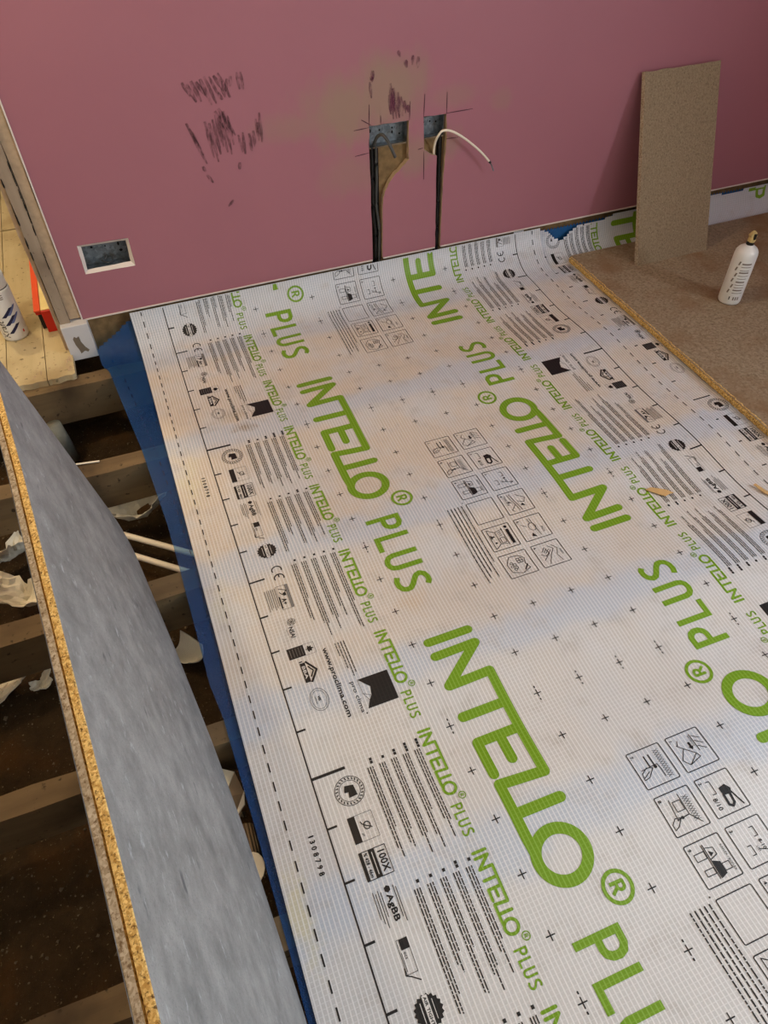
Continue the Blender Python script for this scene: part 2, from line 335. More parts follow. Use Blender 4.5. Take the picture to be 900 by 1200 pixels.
s2 = [((0.292 + 0.011 * i, 0.628 + 0.0035 * i + jit.uniform(-.012, .008)), (0.300 + 0.0105 * i, 0.525 + 0.005 * i + jit.uniform(-.015, .02))) for i in range(7)] + [((0.240, 0.635), (0.276, 0.52)), ((0.252, 0.60), (0.272, 0.545)), ((0.246, 0.62), (0.262, 0.57)), ((0.262, 0.515), (0.268, 0.50)), ((0.270, 0.49), (0.284, 0.465)), ((0.335, 0.66), (0.372, 0.585)), ((0.325, 0.655), (0.350, 0.60)), ((0.380, 0.585), (0.385, 0.535)), ((0.394, 0.59), (0.392, 0.53)), ((0.412, 0.585), (0.412, 0.535)), ((0.425, 0.59), (0.424, 0.545)), ((0.436, 0.62), (0.438, 0.56)), ((0.449, 0.635), (0.447, 0.555)), ((0.441, 0.61), (0.442, 0.57)), ((0.372, 0.51), (0.368, 0.49)), ((0.335, 0.405), (0.316, 0.388))]
scuffs('scuff_mark', s1 + s2, MAT['scuff'], 'dark dry brush scuffs on the pink paint', (0.0115, 0.009))
s3 = [((0.852 + 0.0115 * i, 0.660 - 0.013 * i), (0.862 + 0.010 * i, 0.566 + jit.uniform(-.006, .008))) for i in range(6)] + [((0.848, 0.63), (0.853, 0.575)), ((0.858, 0.645), (0.866, 0.58)), ((0.878, 0.742), (0.884, 0.725)), ((0.90, 0.715), (0.905, 0.695)), ((0.925, 0.725), (0.922, 0.70)), ((0.942, 0.72), (0.940, 0.69)), ((0.798, 0.70), (0.795, 0.67)), ((0.788, 0.672), (0.792, 0.628)), ((0.796, 0.685), (0.790, 0.675))]
scuffs('scuff_mark', s3, MAT['plum'], 'plum brush scuffs above the two switch cut-outs', (0.014, 0.008))
pl = [((0.784, 0.612), (0.782, 0.552)), ((0.757, 0.573), (0.788, 0.554)), ((0.732, 0.546), (0.782, 0.548)), ((0.732, 0.471), (0.780, 0.475)), ((0.917, 0.604), (0.915, 0.550)), ((0.965, 0.618), (0.963, 0.553)), ((1.040, 0.614), (1.041, 0.552)), ((1.041, 0.554), (1.132, 0.555)), ((1.044, 0.478), (1.087, 0.477)), ((0.968, 0.362), (0.966, 0.452)), ((0.82, 0.577), (0.82, 0.552)), ((0.945, 0.46), (0.963, 0.462))]
mb = MB()
for a, b in pl: wstroke(mb, a, b, 0.003, 0.0022, y=YW - 0.0008, amp=0.0004)
tag(mb.build('pencil_line', MAT['pencil'], wall), 'dark setting-out lines marked round the cut-outs')

# door post left of the paint
def timber_strip(name, x0, x1, y0, y1, z0, z1, mat, parent=None, seed=1, amp=0.002, n=40):
    rr = random.Random(seed); mb = MB(); L = [x0 + rr.uniform(-amp, amp) for _ in range(n + 1)]; Rr = [x1 + rr.uniform(-amp, amp) for _ in range(n + 1)]
    zz = [z0 + (z1 - z0) * (i / n) for i in range(n + 1)]
    for i in range(n):
        a, b = i, i + 1
        mb.face([(L[a], y0, zz[a]), (Rr[a], y0, zz[a]), (Rr[b], y0, zz[b]), (L[b], y0, zz[b])])
        mb.face([(L[a], y1, zz[a]), (L[a], y0, zz[a]), (L[b], y0, zz[b]), (L[b], y1, zz[b])])
        mb.face([(Rr[a], y0, zz[a]), (Rr[a], y1, zz[a]), (Rr[b], y1, zz[b]), (Rr[b], y0, zz[b])])
        mb.face([(Rr[a], y1, zz[a]), (L[a], y1, zz[a]), (L[b], y1, zz[b]), (Rr[b], y1, zz[b])])
    mb.face([(L[0], y1, z0), (Rr[0], y1, z0), (Rr[0], y0, z0), (L[0], y0, z0)]); mb.face([(L[n], y0, z1), (Rr[n], y0, z1), (Rr[n], y1, z1), (L[n], y1, z1)])
    return mb.build(name, mat, parent)
post = timber_strip('trim_1', -0.274, -0.243, YW - 0.006, YW + 0.09, 0.02, 2.6, MAT['post'], None, 3, 0.0015); tag(post, kind='structure')
timber_strip('plaster_strip', -0.241, XL - 0.005, YW + 0.002, YW + 0.05, 0.125, 2.6, MAT['plaster'], post, 4, 0.002)
timber_strip('door_lining', -0.289, -0.276, YW + 0.004, YW + 0.10, 0.02, 2.6, MAT['plaster'], post, 5, 0.0018)
mb = MB()
for i in range(26):
    zc = 0.3 + 0.035 * i; 
    if jit.random() < 0.6: wstroke(mb, (-0.2755 + jit.uniform(-.001, .002), zc), (-0.275, zc + jit.uniform(.02, .05)), 0.004, 0.003, y=YW - 0.0075)
    if jit.random() < 0.6: wstroke(mb, (-0.2425 + jit.uniform(-.001, .001), zc), (-0.2425, zc + jit.uniform(.02, .05)), 0.0025, 0.002, y=YW - 0.0072)
mb.build('crack', MAT['dark'], post)
# skirting block under the post
sk = MB(); sk.box(-0.276, -0.194, YW - 0.030, YW + 0.02, -0.004, 0.118)
blk = sk.build('baseboard_left', MAT['whitepaint'], bevel=0.002); tag(blk, kind='structure')
mb = MB()
st = [(-0.252, 0.074), (-0.246, 0.082), (-0.240, 0.076), (-0.232, 0.081), (-0.231, 0.060), (-0.224, 0.040), (-0.215, 0.026), (-0.221, 0.020), (-0.229, 0.026), (-0.243, 0.018), (-0.245, 0.034), (-0.250, 0.052)]
mb.face([(x, YW - 0.0306, z) for x, z in st]); mb.build('stain', MAT['stain'], blk)

# other walls, ceiling and window of the room (out of view, they shape the light)
mb = MB(); mb.box(2.8, 3.1, -2.0, -1.35, -0.35, 2.6); mb.box(2.8, 3.1, -0.05, 2.3, -0.35, 2.6); mb.box(2.8, 3.1, -1.35, -0.05, -0.35, 0.9); mb.box(2.8, 3.1, -1.35, -0.05, 2.3, 2.6)
tag(mb.build('wall_right', MAT['paint']), kind='structure')
mb = MB(); mb.box(-2.0, 2.9, -2.1, -2.0, -0.35, 2.6); tag(mb.build('wall_back', MAT['ceil']), kind='structure')
mb = MB(); mb.box(-2.1, -2.0, -2.1, 5.2, -0.35, 2.6); tag(mb.build('wall_left', MAT['ceil']), kind='structure')
mb = MB(); mb.box(-2.1, 2.9, -2.1, 5.2, 2.6, 2.7); tag(mb.build('ceiling', MAT['ceil']), kind='structure')
mb = MB(); mb.box(-2.1, 2.9, 5.1, 5.2, -0.35, 2.6); tag(mb.build('wall_hall', MAT['plaster']), kind='structure')
mb = MB(); mb.box(-2.0, -1.12, YW, YW + 0.1, -0.35, 2.6); mb.box(-1.12, -0.289, YW, YW + 0.1, 2.05, 2.6); tag(mb.build('wall_beside_door', MAT['paint']), kind='structure')
mb = MB()
for z in (0.9, 2.26): mb.box(2.98, 3.02, -1.35, -0.05, z, z + 0.04)
for y in (-1.35, -0.09): mb.box(2.98, 3.02, y, y + 0.04, 0.94, 2.26)
tag(mb.build('window_1', MAT['ceil']), kind='structure')

# hall floor boards beyond the doorway
hall = empty('floor', (0, 0, 0)); tag(hall, kind='structure')
ex = [-0.472 + 0.117 * k for k in range(-13, 2)]
for i, x in enumerate(ex):
    for (y0, y1) in ((2.062 + jit.uniform(-.004, .006), 3.17 + jit.uniform(0, .01)), (3.185, 5.1)):
        mb = MB(); n = 8; x0, x1 = x + 0.0012, (x + 0.1158 if i < len(ex) - 1 else x + .084)
        if y0 > 3:
            mb.box(x0, x1, y0, y1, 0.0, 0.02)
        else:
            pts = [(x0 + (x1 - x0) * k / n, y0 + jit.uniform(-.004, .004)) for k in range(n + 1)]
            mb.face([(p[0], p[1], 0.02) for p in pts] + [(x1, y1, 0.02), (x0, y1, 0.02)])
            mb.face([(p[0], p[1], 0.0) for p in pts][::-1] + [(x0, y1, 0.0), (x1, y1, 0.0)])
            for a, b in zip(pts[:-1], pts[1:]): mb.face([(a[0], a[1], 0), (b[0], b[1], 0), (b[0], b[1], .02), (a[0], a[1], .02)])
            mb.face([(x1, pts[-1][1], 0), (x1, y1, 0), (x1, y1, .02), (x1, pts[-1][1], .02)]); mb.face([(x0, y1, 0), (x0, pts[0][1], 0), (x0, pts[0][1], .02), (x0, y1, .02)])
        mb.build('floor_board', MAT['boards'], hall)

mb = MB()
for q in range(70):
    x = jit.uniform(-.292, -.272) if q % 3 else jit.uniform(-.40, -.28); y = jit.uniform(2.08, 2.165); s_ = jit.uniform(.0012, .0038); z = .0202
    p = [(x + s_ * jit.uniform(.6, 1.3) * math.cos(a), y + s_ * jit.uniform(.6, 1.3) * math.sin(a), z) for a in (0.2, 1.4, 2.7, 3.9, 5.2)]; t_ = (x, y, z + s_ * jit.uniform(.6, 1.2))
    for a, b in zip(p, p[1:] + p[:1]): mb.face([a, b, t_])
tag(mb.build('plaster_crumbs', MAT['plaster'], hall), kind='stuff')

# soil under the joists
rng = np.random.default_rng(3)
mb = MB(); nx, ny = 160, 240; X = np.linspace(-2.0, 2.8, nx); Y = np.linspace(-2.0, 5.1, ny)
def fbm(seed, shape, octs):
    r = np.random.default_rng(seed); out = np.zeros(shape)
    for o, a in octs:
        g = r.standard_normal((o + 2, o + 2)); xi = np.linspace(0, o, shape[0]); yi = np.linspace(0, o, shape[1])
        x0 = xi.astype(int); y0 = yi.astype(int); fx = (xi - x0)[:, None]; fy = (yi - y0)[None]; fx = fx * fx * (3 - 2 * fx); fy = fy * fy * (3 - 2 * fy)
        out += a * ((g[x0][:, y0] * (1 - fx) + g[x0 + 1][:, y0] * fx) * (1 - fy) + (g[x0][:, y0 + 1] * (1 - fx) + g[x0 + 1][:, y0 + 1] * fx) * fy)
    return out
SZ = -0.235 + fbm(11, (nx, ny), [(9, .012), (30, .010), (90, .008), (200, .005)])
def soil_z(x, y):
    i = int(np.clip(round((x + 2.0) / 4.8 * (nx - 1)), 0, nx - 1)); j = int(np.clip(round((y + 2.0) / 7.1 * (ny - 1)), 0, ny - 1)); return float(SZ[i, j])
mb.v = [(float(X[i]), float(Y[j]), float(SZ[i, j])) for i in range(nx) for j in range(ny)]
mb.f = [(i * ny + j, (i + 1) * ny + j, (i + 1) * ny + j + 1, i * ny + j + 1) for i in range(nx - 1) for j in range(ny - 1)]; mb.mi = [0] * len(mb.f)
ground = mb.build('ground', MAT['soil'], smooth=True); tag(ground, 'dark bare soil in the void under the joists', kind='structure')
mb = MB()
for k in range(1600):
    x = jit.uniform(-0.9, 0.0); y = jit.uniform(0.2, 2.1); z = soil_z(x, y); s = jit.uniform(0.0012, 0.004) * (2 if jit.random() < .06 else 1)
    p = [(x + s * jit.uniform(.5, 1.3) * math.cos(a), y + s * jit.uniform(.5, 1.3) * math.sin(a), z + 0.001) for a in (0.3, 1.9, 3.4, 4.9)]; t = (x, y, z + s * 1.1)
    for a, b in zip(p, p[1:] + p[:1]): mb.face([a, b, t])
tag(mb.build('grit', MAT['stone'], ground), kind='stuff')

# ------------------------------------------------------------------ joists
names = ['rough timber joist closest to the pink wall, carrying the hall board ends', 'second rough timber joist out from the pink wall', 'third rough timber joist out from the pink wall', 'fourth rough timber joist out from the pink wall', 'fifth rough timber joist out from the pink wall']
for i, (y0, y1, _) in enumerate(JOISTS[:5]):
    mb = MB(); n = 60; rr = random.Random(40 + i)
    A = []
    for k in range(n + 1):
        x = -1.95 + (4.7) * k / n; a = rr.uniform(-.0025, .0025); b = rr.uniform(-.0025, .0025); c = rr.uniform(-.002, 0)
        A.append([(x, y0 + a, c), (x, y1 + b, c), (x, y1 + b, -0.13), (x, y0 + a * .5, -0.13)])
    for k in range(n):
        for q in range(4):
            q2 = (q + 1) % 4; mb.face([A[k][q], A[k + 1][q], A[k + 1][q2], A[k][q2]])
    mb.face(A[0]); mb.face(A[n][::-1])
    o = mb.build('floor_joist', MAT['joist']); tag(o, names[i], 'joist', 'joists in the open floor')
    bm_ = bmesh.new(); bm_.from_mesh(o.data); bmesh.ops.remove_doubles(bm_, verts=bm_.verts, dist=1e-6); bmesh.ops.recalc_face_normals(bm_, faces=bm_.faces); bm_.to_mesh(o.data); bm_.free()

# ------------------------------------------------------------------ membranes
def sag(y):
    ys = sorted(((a + b) / 2 for a, b, _ in JOISTS))
    if y > ys[-1] or y < ys[0]: return 0.0
    for a, b in zip(ys[:-1], ys[1:]):
        if a <= y <= b: return math.sin(math.pi * (y - a) / (b - a)) ** 2
YB, RB = 2.05, 0.14
class Sheet:
    """a laid membrane: (X, V) on the sheet -> world; V runs up the wall past the bend"""
    def __init__(s, x0, x1, v0, v1, seed, base, sagd, amp, yb=YB, rb=RB, cell=0.0082, hfun=None):
        s.x0, s.x1, s.v0, s.v1, s.base, s.sagd, s.yb, s.rb = x0, x1, v0, v1, base, sagd, yb, rb
        s.nx = int((x1 - x0) / cell) + 1; s.nv = int((v1 - v0) / cell) + 1
        r = random.Random(seed)
        X = np.linspace(x0, x1, s.nx); V = np.linspace(v0, v1, s.nv); XX, VV = np.meshgrid(X, V, indexing='ij')
        hz = np.zeros_like(XX)
        for _ in range(14):
            a = r.gauss(0, 0.5) + (math.pi / 2 if r.random() < .6 else 0); lam = r.uniform(0.09, 0.4); ph = r.uniform(0, 6.28)
            hz += (lam / 0.4) * r.uniform(.3, 1) * np.sin(2 * math.pi * (XX * math.cos(a) + VV * math.sin(a)) / lam + ph)
        hz = amp * hz / 3.0
        hz = np.maximum(hz, -amp * 1.5)
        sg = np.array([sag(v) for v in V])[None]
        z = base + amp * 1.5 + hz - sagd * sg
        if hfun is not None: z = z + hfun(XX, VV)
        th = np.clip((VV - yb) / rb, 0, math.pi / 2); ex_ = np.clip(VV - yb - rb * math.pi / 2, 0, None)
        bend = VV > yb
        py = np.where(bend, yb + rb * np.sin(th) - z * np.sin(th) * 0.5, VV); pz = np.where(bend, rb * (1 - np.cos(th)) + ex_ + z * np.cos(th), z)
        s.P = np.stack([XX, py, pz], -1); s.X, s.V = X, V
        du = np.gradient(s.P, axis=0); dv = np.gradient(s.P, axis=1); nn = np.cross(du, dv); s.Nn = nn / np.linalg.norm(nn, axis=-1, keepdims=True)
    def at(s, x, v, off):
        fx = min(max((x - s.x0) / (s.x1 - s.x0) * (s.nx - 1), 0), s.nx - 1.0001); fv = min(max((v - s.v0) / (s.v1 - s.v0) * (s.nv - 1), 0), s.nv - 1.0001)
        i, j = int(fx), int(fv); a, b = fx - i, fv - j
        def bl(A): return (A[i, j] * (1 - a) + A[i + 1, j] * a) * (1 - b) + (A[i, j + 1] * (1 - a) + A[i + 1, j + 1] * a) * b
        p = bl(s.P) + bl(s.Nn) * off
        return (float(p[0]), float(p[1]), float(p[2]))
    def mesh(s, name, mat, parent=None, keep=None, thick=0.0):
        me = bpy.data.meshes.new(name); nx, nv = s.nx, s.nv
        vs_ = s.P.reshape(-1, 3).tolist()
        fs = []
        for i in range(nx - 1):
            for j in range(nv - 1):
                if keep and not keep(s.X[i] + .004, s.V[j] + .004): continue
                fs.append((i * nv + j, (i + 1) * nv + j, (i + 1) * nv + j + 1, i * nv + j + 1))
        me.from_pydata(vs_, [], fs); me.materials.append(mat)
        uv = me.uv_layers.new(name='sheet'); idx = np.empty(len(me.loops), dtype=np.int32); me.loops.foreach_get('vertex_index', idx)
        u = np.stack([s.X[idx // nv] - s.x0, s.V[idx % nv]], -1).astype(np.float32).ravel(); uv.data.foreach_set('uv', u)
        me.polygons.foreach_set('use_smooth', [True] * len(me.polygons)); me.update()
        o = bpy.data.objects.new(name, me); COL.objects.link(o); o.parent = parent
        return o

_tc = {}
def text_mesh(s):
    """outline of a line of text from the built-in font, height of a capital about 0.7"""
    if s not in _tc:
        c = bpy.data.curves.new('text', 'FONT'); c.body = s; c.resolution_u = 2
        o = bpy.data.objects.new('text', c); COL.objects.link(o); dg = bpy.context.evaluated_depsgraph_get()
        me = o.evaluated_get(dg).to_mesh(); v = [(a.co.x, a.co.y) for a in me.vertices]; f = [tuple(p.vertices) for p in me.polygons]
        o.evaluated_get(dg).to_mesh_clear(); bpy.data.objects.remove(o); bpy.data.curves.remove(c); _tc[s] = (v, f)
    return _tc[s]

class Ink:
    """flat print on a sheet, drawn in text coordinates: tx along the reading direction, ty up"""
    OFF = 0.0006
    def __init__(s, sheet, ox, oy, d=1, sc=1.0, off=0.0): s.sh, s.ox, s.oy, s.d, s.sc, s.v, s.f, s.off, s.prim = sheet, ox, oy, d, sc, [], [], off, []
    def m(s, p): return (s.ox + s.d * p[1] * s.sc, s.oy - s.d * p[0] * s.sc)
    def face(s, pts):
        s.prim.append(len(s.v)); b = len(s.v); s.v.extend(pts); s.f.append(tuple(range(b, b + len(pts))))
    def line(s, a, b, w, step=0.009):
        dx, dy = b[0] - a[0], b[1] - a[1]; L = math.hypot(dx, dy)
        if L < 1e-9: return
        s.prim.append(len(s.v))
        n = max(1, int(L * s.sc / step + .99)); px, py = -dy / L * w / 2, dx / L * w / 2; base = len(s.v)
        nw = max(1, int(w * s.sc / step + .99))
        for i in range(n + 1):
            for k in range(nw + 1):
                q = 1 - 2 * k / nw; s.v.append((a[0] + dx * i / n + px * q, a[1] + dy * i / n + py * q))
        for i in range(n):
            for k in range(nw):
                o = base + i * (nw + 1) + k; s.f.append((o, o + 1, o + nw + 2, o + nw + 1))
    def disc(s, c, r, n=14):
        s.prim.append(len(s.v))
        b = len(s.v); s.v.append(c); s.v.extend([(c[0] + r * math.cos(6.2832 * k / n), c[1] + r * math.sin(6.2832 * k / n)) for k in range(n)])
        for k in range(n): s.f.append((b, b + 1 + k, b + 1 + (k + 1) % n))
    def poly(s, pts, w, rnd=True, closed=False):
        if closed: pts = list(pts) + [pts[0]]
        for a, b in zip(pts[:-1], pts[1:]): s.line(a, b, w)
        for i, p in enumerate(pts):
            if rnd or 0 < i < len(pts) - 1: s.disc(p, w / 2, 14 if w * s.sc > .006 else 6)
    def ell(s, c, rx, ry, w, n=36, a0=0, a1=6.28319):
        pts = [(c[0] + rx * math.cos(a0 + (a1 - a0) * k / n), c[1] + ry * math.sin(a0 + (a1 - a0) * k / n)) for k in range(n + 1)]
        b = len(s.v); s.prim.append(b)
        for i, p in enumerate(pts):
            q = pts[(i + 1)] if i < n else (pts[1] if abs(a1 - a0 - 6.28319) < .01 else pts[n]); o = pts[i - 1] if i else (pts[n - 1] if abs(a1 - a0 - 6.28319) < .01 else pts[0])
            dx, dy = q[0] - o[0], q[1] - o[1]; L = math.hypot(dx, dy) or 1; s.v.append((p[0] - dy / L * w / 2, p[1] + dx / L * w / 2)); s.v.append((p[0] + dy / L * w / 2, p[1] - dx / L * w / 2))
        for i in range(n): o = b + 2 * i; s.f.append((o, o + 1, o + 3, o + 2))
    def rect(s, x0, x1, y0, y1): s.line((x0, (y0 + y1) / 2), (x1, (y0 + y1) / 2), y1 - y0)
    def frame(s, x0, x1, y0, y1, w, r=0.0):
        if r:
            pts = []
            for (cx_, cy_, a) in ((x1 - r, y1 - r, 0), (x0 + r, y1 - r, 90), (x0 + r, y0 + r, 180), (x1 - r, y0 + r, 270)):
                pts += [(cx_ + r * math.cos(math.radians(a + t)), cy_ + r * math.sin(math.radians(a + t))) for t in (0, 30, 60, 90)]
        else: pts = [(x0, y0), (x1, y0), (x1, y1), (x0, y1)]
        s.poly(pts, w, True, True)
    def fill(s, pts):
        for t in tessellate_polygon([[Vector((p[0], p[1], 0)) for p in pts]]): s.face([pts[i] for i in t])
    def text(s, st, x, y, h, width=None, bold=0, rot=0):
        v, f = text_mesh(st); mx = max(p[0] for p in v); k = h / 0.70; kx = (width / mx) if width else k; b = len(s.v)
        pts = [(p[0] * kx, p[1] * k) for p in v]
        if rot: pts = [(p[0] * math.cos(rot) - p[1] * math.sin(rot), p[0] * math.sin(rot) + p[1] * math.cos(rot)) for p in pts]
        for dx, dy in (((0, 0), (bold, 0), (bold / 2, bold)) if bold else ((0, 0),)):
            b = len(s.v); s.v.extend([(x + p[0] + dx, y + p[1] + dy) for p in pts]); s.f.extend([tuple(b + i for i in q) for q in f])
    def build(s, name, mat, parent, kind=None, label=None):
        sh = s.sh; W_ = [s.m(p) for p in s.v]; ok = [(sh.x0 < p[0] < sh.x1) and (sh.v0 < p[1] < sh.v1 - 0.001) for p in W_]
        if getattr(sh, 'clip', None): ok = [a and sh.clip(*p) for a, p in zip(ok, W_)]
        fs = [q for q in s.f if all(ok[i] for i in q)]
        if not fs: return None
        used = sorted({i for q in fs for i in q}); mp = {i: k for k, i in enumerate(used)}
        me = bpy.data.meshes.new(name); pid = np.searchsorted(np.array(s.prim or [0]), np.arange(len(s.v)), side='right') % 40
        me.from_pydata([sh.at(*W_[i], s.OFF + s.off + 3e-6 * float(pid[i])) for i in used], [], [tuple(mp[i] for i in q) for q in fs]); me.materials.append(mat)
        uv = me.uv_layers.new(name='sheet'); idx = np.empty(len(me.loops), dtype=np.int32); me.loops.foreach_get('vertex_index', idx)
        u = np.array([(W_[i][0] - sh.x0, W_[i][1]) for i in used], dtype=np.float32)[idx].ravel(); uv.data.foreach_set('uv', u); me.update()
        o = bpy.data.objects.new(name, me); COL.objects.link(o); o.parent = parent
        if kind: o['kind'] = kind
        if label: o['label'] = label
        return o

def wordmark(sh, parent, ox, oy, d, sc):
    k = Ink(sh, ox, oy, d, sc); w = 0.021
    k.poly([(0, 0), (0, .096)], w)
    k.poly([(.038, 0), (.036, .096), (.111, 0), (.109, .096), (.343, .095), (.336, .002), (.440, .002), (.468, .004)], w)
    k.poly([(.183, -.002), (.183, .095)], w)
    k.poly([(.243, .095), (.243, .002), (.313, .002)], w)
    k.poly([(.256, .050), (.297, .050)], w); k.line((.246, .050), (.26, .050), w)
    k.poly([(.398, .097), (.397, .003)], w)
    k.ell((.487, .048), .044, .047, w, 40)
    k.ell((.568, .112), .0255, .0255, .0068, 28)
    k.poly([(.561, .099), (.561, .124)], .0062, False); k.poly([(.561, .124), (.570, .124), (.574, .120), (.574, .115), (.570, .111), (.561, .111)], .0055); k.line((.568, .111), (.577, .098), .0058)
    b = -.0075; t = .0815; w = .0135   # PLUS, square ends
    k.line((.6207, b), (.6207, t), w); k.poly([(.6207, t - w / 2), (.642, t - w / 2), (.651, t - .012), (.655, t - .022), (.654, t - .034), (.648, t - .043), (.640, t - .046), (.6207, t - .046)], w, False)
    k.line((.682, b), (.682, t), w); k.line((.676, b + w / 2), (.721, b + w / 2), w)
    k.poly([(.738, t), (.738, b + .026), (.741, b + .015), (.748, b + .0085), (.757, b + .0065), (.766, b + .0085), (.773, b + .015), (.776, b + .026), (.776, t)], w, False)
    k.poly([(.843, t - .013), (.835, t - .007), (.824, t - .0065), (.813, t - .011), (.807, t - .021), (.810, t - .031), (.820, t - .039), (.832, t - .047), (.841, t - .056), (.842, t - .066), (.838, t - .075), (.828, t - .081), (.815, t - .082), (.802, t - .077)], w, False)
    return k.build('printed_wordmark', MAT['green'], parent)

def cert_marks(sh, parent, T, x_, d):
    """row of certification marks, rules and texts for one metre of the margin"""
    def I(off=0.0): return Ink(sh, x_, T, d, 1.0, off)
    B = MAT['black']; Gm = MAT['grey']; Wm = MAT['white']
    k = I(); k.ell((.045, .105), .0285, .0285, .0012); k.ell((.045, .105), .0205, .0205, .0010)
    for a in range(0, 360, 15): k.line((.045 + .0225 * math.cos(math.radians(a)), .105 + .0225 * math.sin(math.radians(a))), (.045 + .0267 * math.cos(math.radians(a + 5)), .105 + .0267 * math.sin(math.radians(a + 5))), .0022)
    k.fill([(.033, .098), (.036, .115), (.057, .117), (.058, .100), (.047, .102), (.046, .094)]); k.build('printed_round_seal', B, parent)
    k = I(); k.frame(.094, .144, .083, .130, .0007); k.rect(.094, .144, .083, .0965); k.ell((.118, .114), .007, .006, .0018, 20); k.poly([(.108, .104), (.113, .106), (.118, .112), (.124, .122)], .0018); k.text('ph', .13, .101, .004); k.build('printed_emblem_box', B, parent)
    k = I(); k.frame(.161, .211, .082, .131, .0014); k.text('100X', .165, .1145, .013, .040, .0008); k.rect(.161, .211, .099, .1105); k.rect(.161, .211, .082, .0875); k.text('% 428 - 46m', .164, .0895, .0065, .043, .0004); pb = k.build('printed_100x_box', B, parent) or parent
    k = I(.0002); k.line((.166, .1048), (.206, .1048), .0012); k.build('inlay', Wm, pb)
    k = I(); k.text('AgBB', .241, .104, .0105, .043, .0009); k.fill([(.230, .104), (.236, .104), (.239, .109), (.236, .114), (.230, .114), (.227, .109)])
    for i, yy in enumerate((.083, .0875, .092, .0965, .120, .124)): k.line((.23 + .004 * (i % 2), yy), (.282 + .008 * ((i * 7) % 3 - 1), yy), .0012)
    k.build('printed_text_mark', B, parent)
    k = I(); k.frame(.311, .362, .094, .113, .0008); k.rect(.311, .327, .098, .113); k.poly([(.352, .0935), (.362, .092), (.366, .100), (.375, .113)], .0017); k.text('ecs', .330, .100, .006); k.line((.33, .0965), (.358, .0965), .001); k.build('printed_tick_mark', B, parent)
    k = I(); n = 36; c = (.418, .108)
    st_p = [(c[0] + (.0245 if i % 2 else .0212) * math.cos(6.2832 * i / n), c[1] + (.0245 if i % 2 else .0212) * math.sin(6.2832 * i / n)) for i in range(n)]
    for i in range(n): k.face([c, st_p[i], st_p[(i + 1) % n]])
    pb = k.build('printed_badge', B, parent) or parent
    k = I(.0005); k.rect(.396, .440, .1035, .1125); k.line((.404, .118), (.432, .118), .001); k.line((.404, .098), (.432, .098), .001); k.build('band', Wm, pb)
    k = I(.0009); k.text('AIR TIGHT', .398, .1055, .005, .040, .0003); k.build('band_text', B, pb)
    k = I(); k.ell((.484, .1145), .0105, .0115, .0030, 18, math.radians(65), math.radians(295)); k.ell((.508, .1145), .0105, .0115, .0030, 18, math.radians(65), math.radians(295)); k.line((.498, .1145), (.507, .1145), .0030); k.build('printed_ce_mark', B, parent)
    k = I(); k.frame(.531, .596, .098, .126, .0008); k.text('A+', .566, .103, .011, .017, .0011); k.rect(.56, .593, .0975, .101); k.poly([(.538, .103), (.547, .120), (.556, .108), (.548, .103)], .0018); k.rect(.552, .560, .110, .117); pb = k.build('printed_rating_box', B, parent) or parent
    k = I(); 
    for i in range(6): k.line((.534, .0705 + i * .0048), (.592 - .004 * (i % 3), .0705 + i * .0048), .0019)
    k.rect(.531, .596, .119, .126); k.build('grey_lines', Gm, pb)
    k = I(); k.text('NSAI', .646, .096, .0105, .030, .0006); k.text('approved', .650, .090, .003)
    for a in range(0, 360, 60): k.ell((.634 + .0052 * math.cos(math.radians(a)), .107 + .0052 * math.sin(math.radians(a))), .0045, .0045, .0009, 12)
    k.build('printed_text_mark', B, parent)
    k = I(); k.rect(.703, .733, .076, .113); k.frame(.703, .733, .113, .137, .0006)
    k.fill([(.7185, .1345), (.7155, .129), (.711, .130), (.713, .125), (.709, .122), (.715, .120), (.7175, .120), (.7175, .116), (.7195, .116), (.7195, .120), (.722, .120), (.728, .122), (.724, .125), (.726, .130), (.7215, .129)]); pb = k.build('printed_leaf_box', B, parent) or parent
    k = I(.0002); 
    for i in range(5): k.line((.706, .082 + i * .0065), (.730, .082 + i * .0065), .0011)
    k.build('grey_lines', Gm, pb)
    k = I(); k.poly([(.748, .106), (.776, .124), (.803, .106)], .0045, False); k.line((.762, .108), (.776, .1165), .003); k.line((.776, .1165), (.79, .108), .003); k.rect(.750, .801, .093, .1045); k.rect(.7445, .7475, .093, .1); pb = k.build('printed_house_mark', B, parent) or parent
    k = I(.0002); k.text('BBA', .757, .0955, .0065, .034, .0006); k.build('house_text', Wm, pb)
    k = I(); k.ell((.847, .108), .0262, .0190, .0009); k.ell((.847, .108), .0215, .0150, .0007); k.text('vtt', .839, .106, .007, None, .0006); k.line((.838, .101), (.857, .101), .001); k.build('printed_oval_mark', B, parent)
    k = I(); k.text('www.proclima.com', .730, .1505, .0105, .175, .0009); k.build('printed_web_address', B, parent)
    k = I(); k.text('pro clima', .833, .180, .0095, .074); k.disc((.911, .190), .0018, 8); k.build('printed_maker_name', B, parent)
    k = I(); k.rect(.834, .903, .218, .263); k.fill([(.834, .196), (.834, .219), (.862, .219), (.858, .2165), (.846, .206)]); k.fill([(.858, .219), (.903, .219), (.903, .196), (.886, .205), (.877, .212), (.858, .2165)]); pb = k.build('printed_square_emblem', B, parent) or parent
    k = I(); k.poly([(.834, .196), (.868, .1965), (.877, .212)], .0008); k.poly([(.868, .1965), (.886, .205)], .0008); k.build('emblem_outline', B, pb)
    # paragraphs
    rr = random.Random(17)
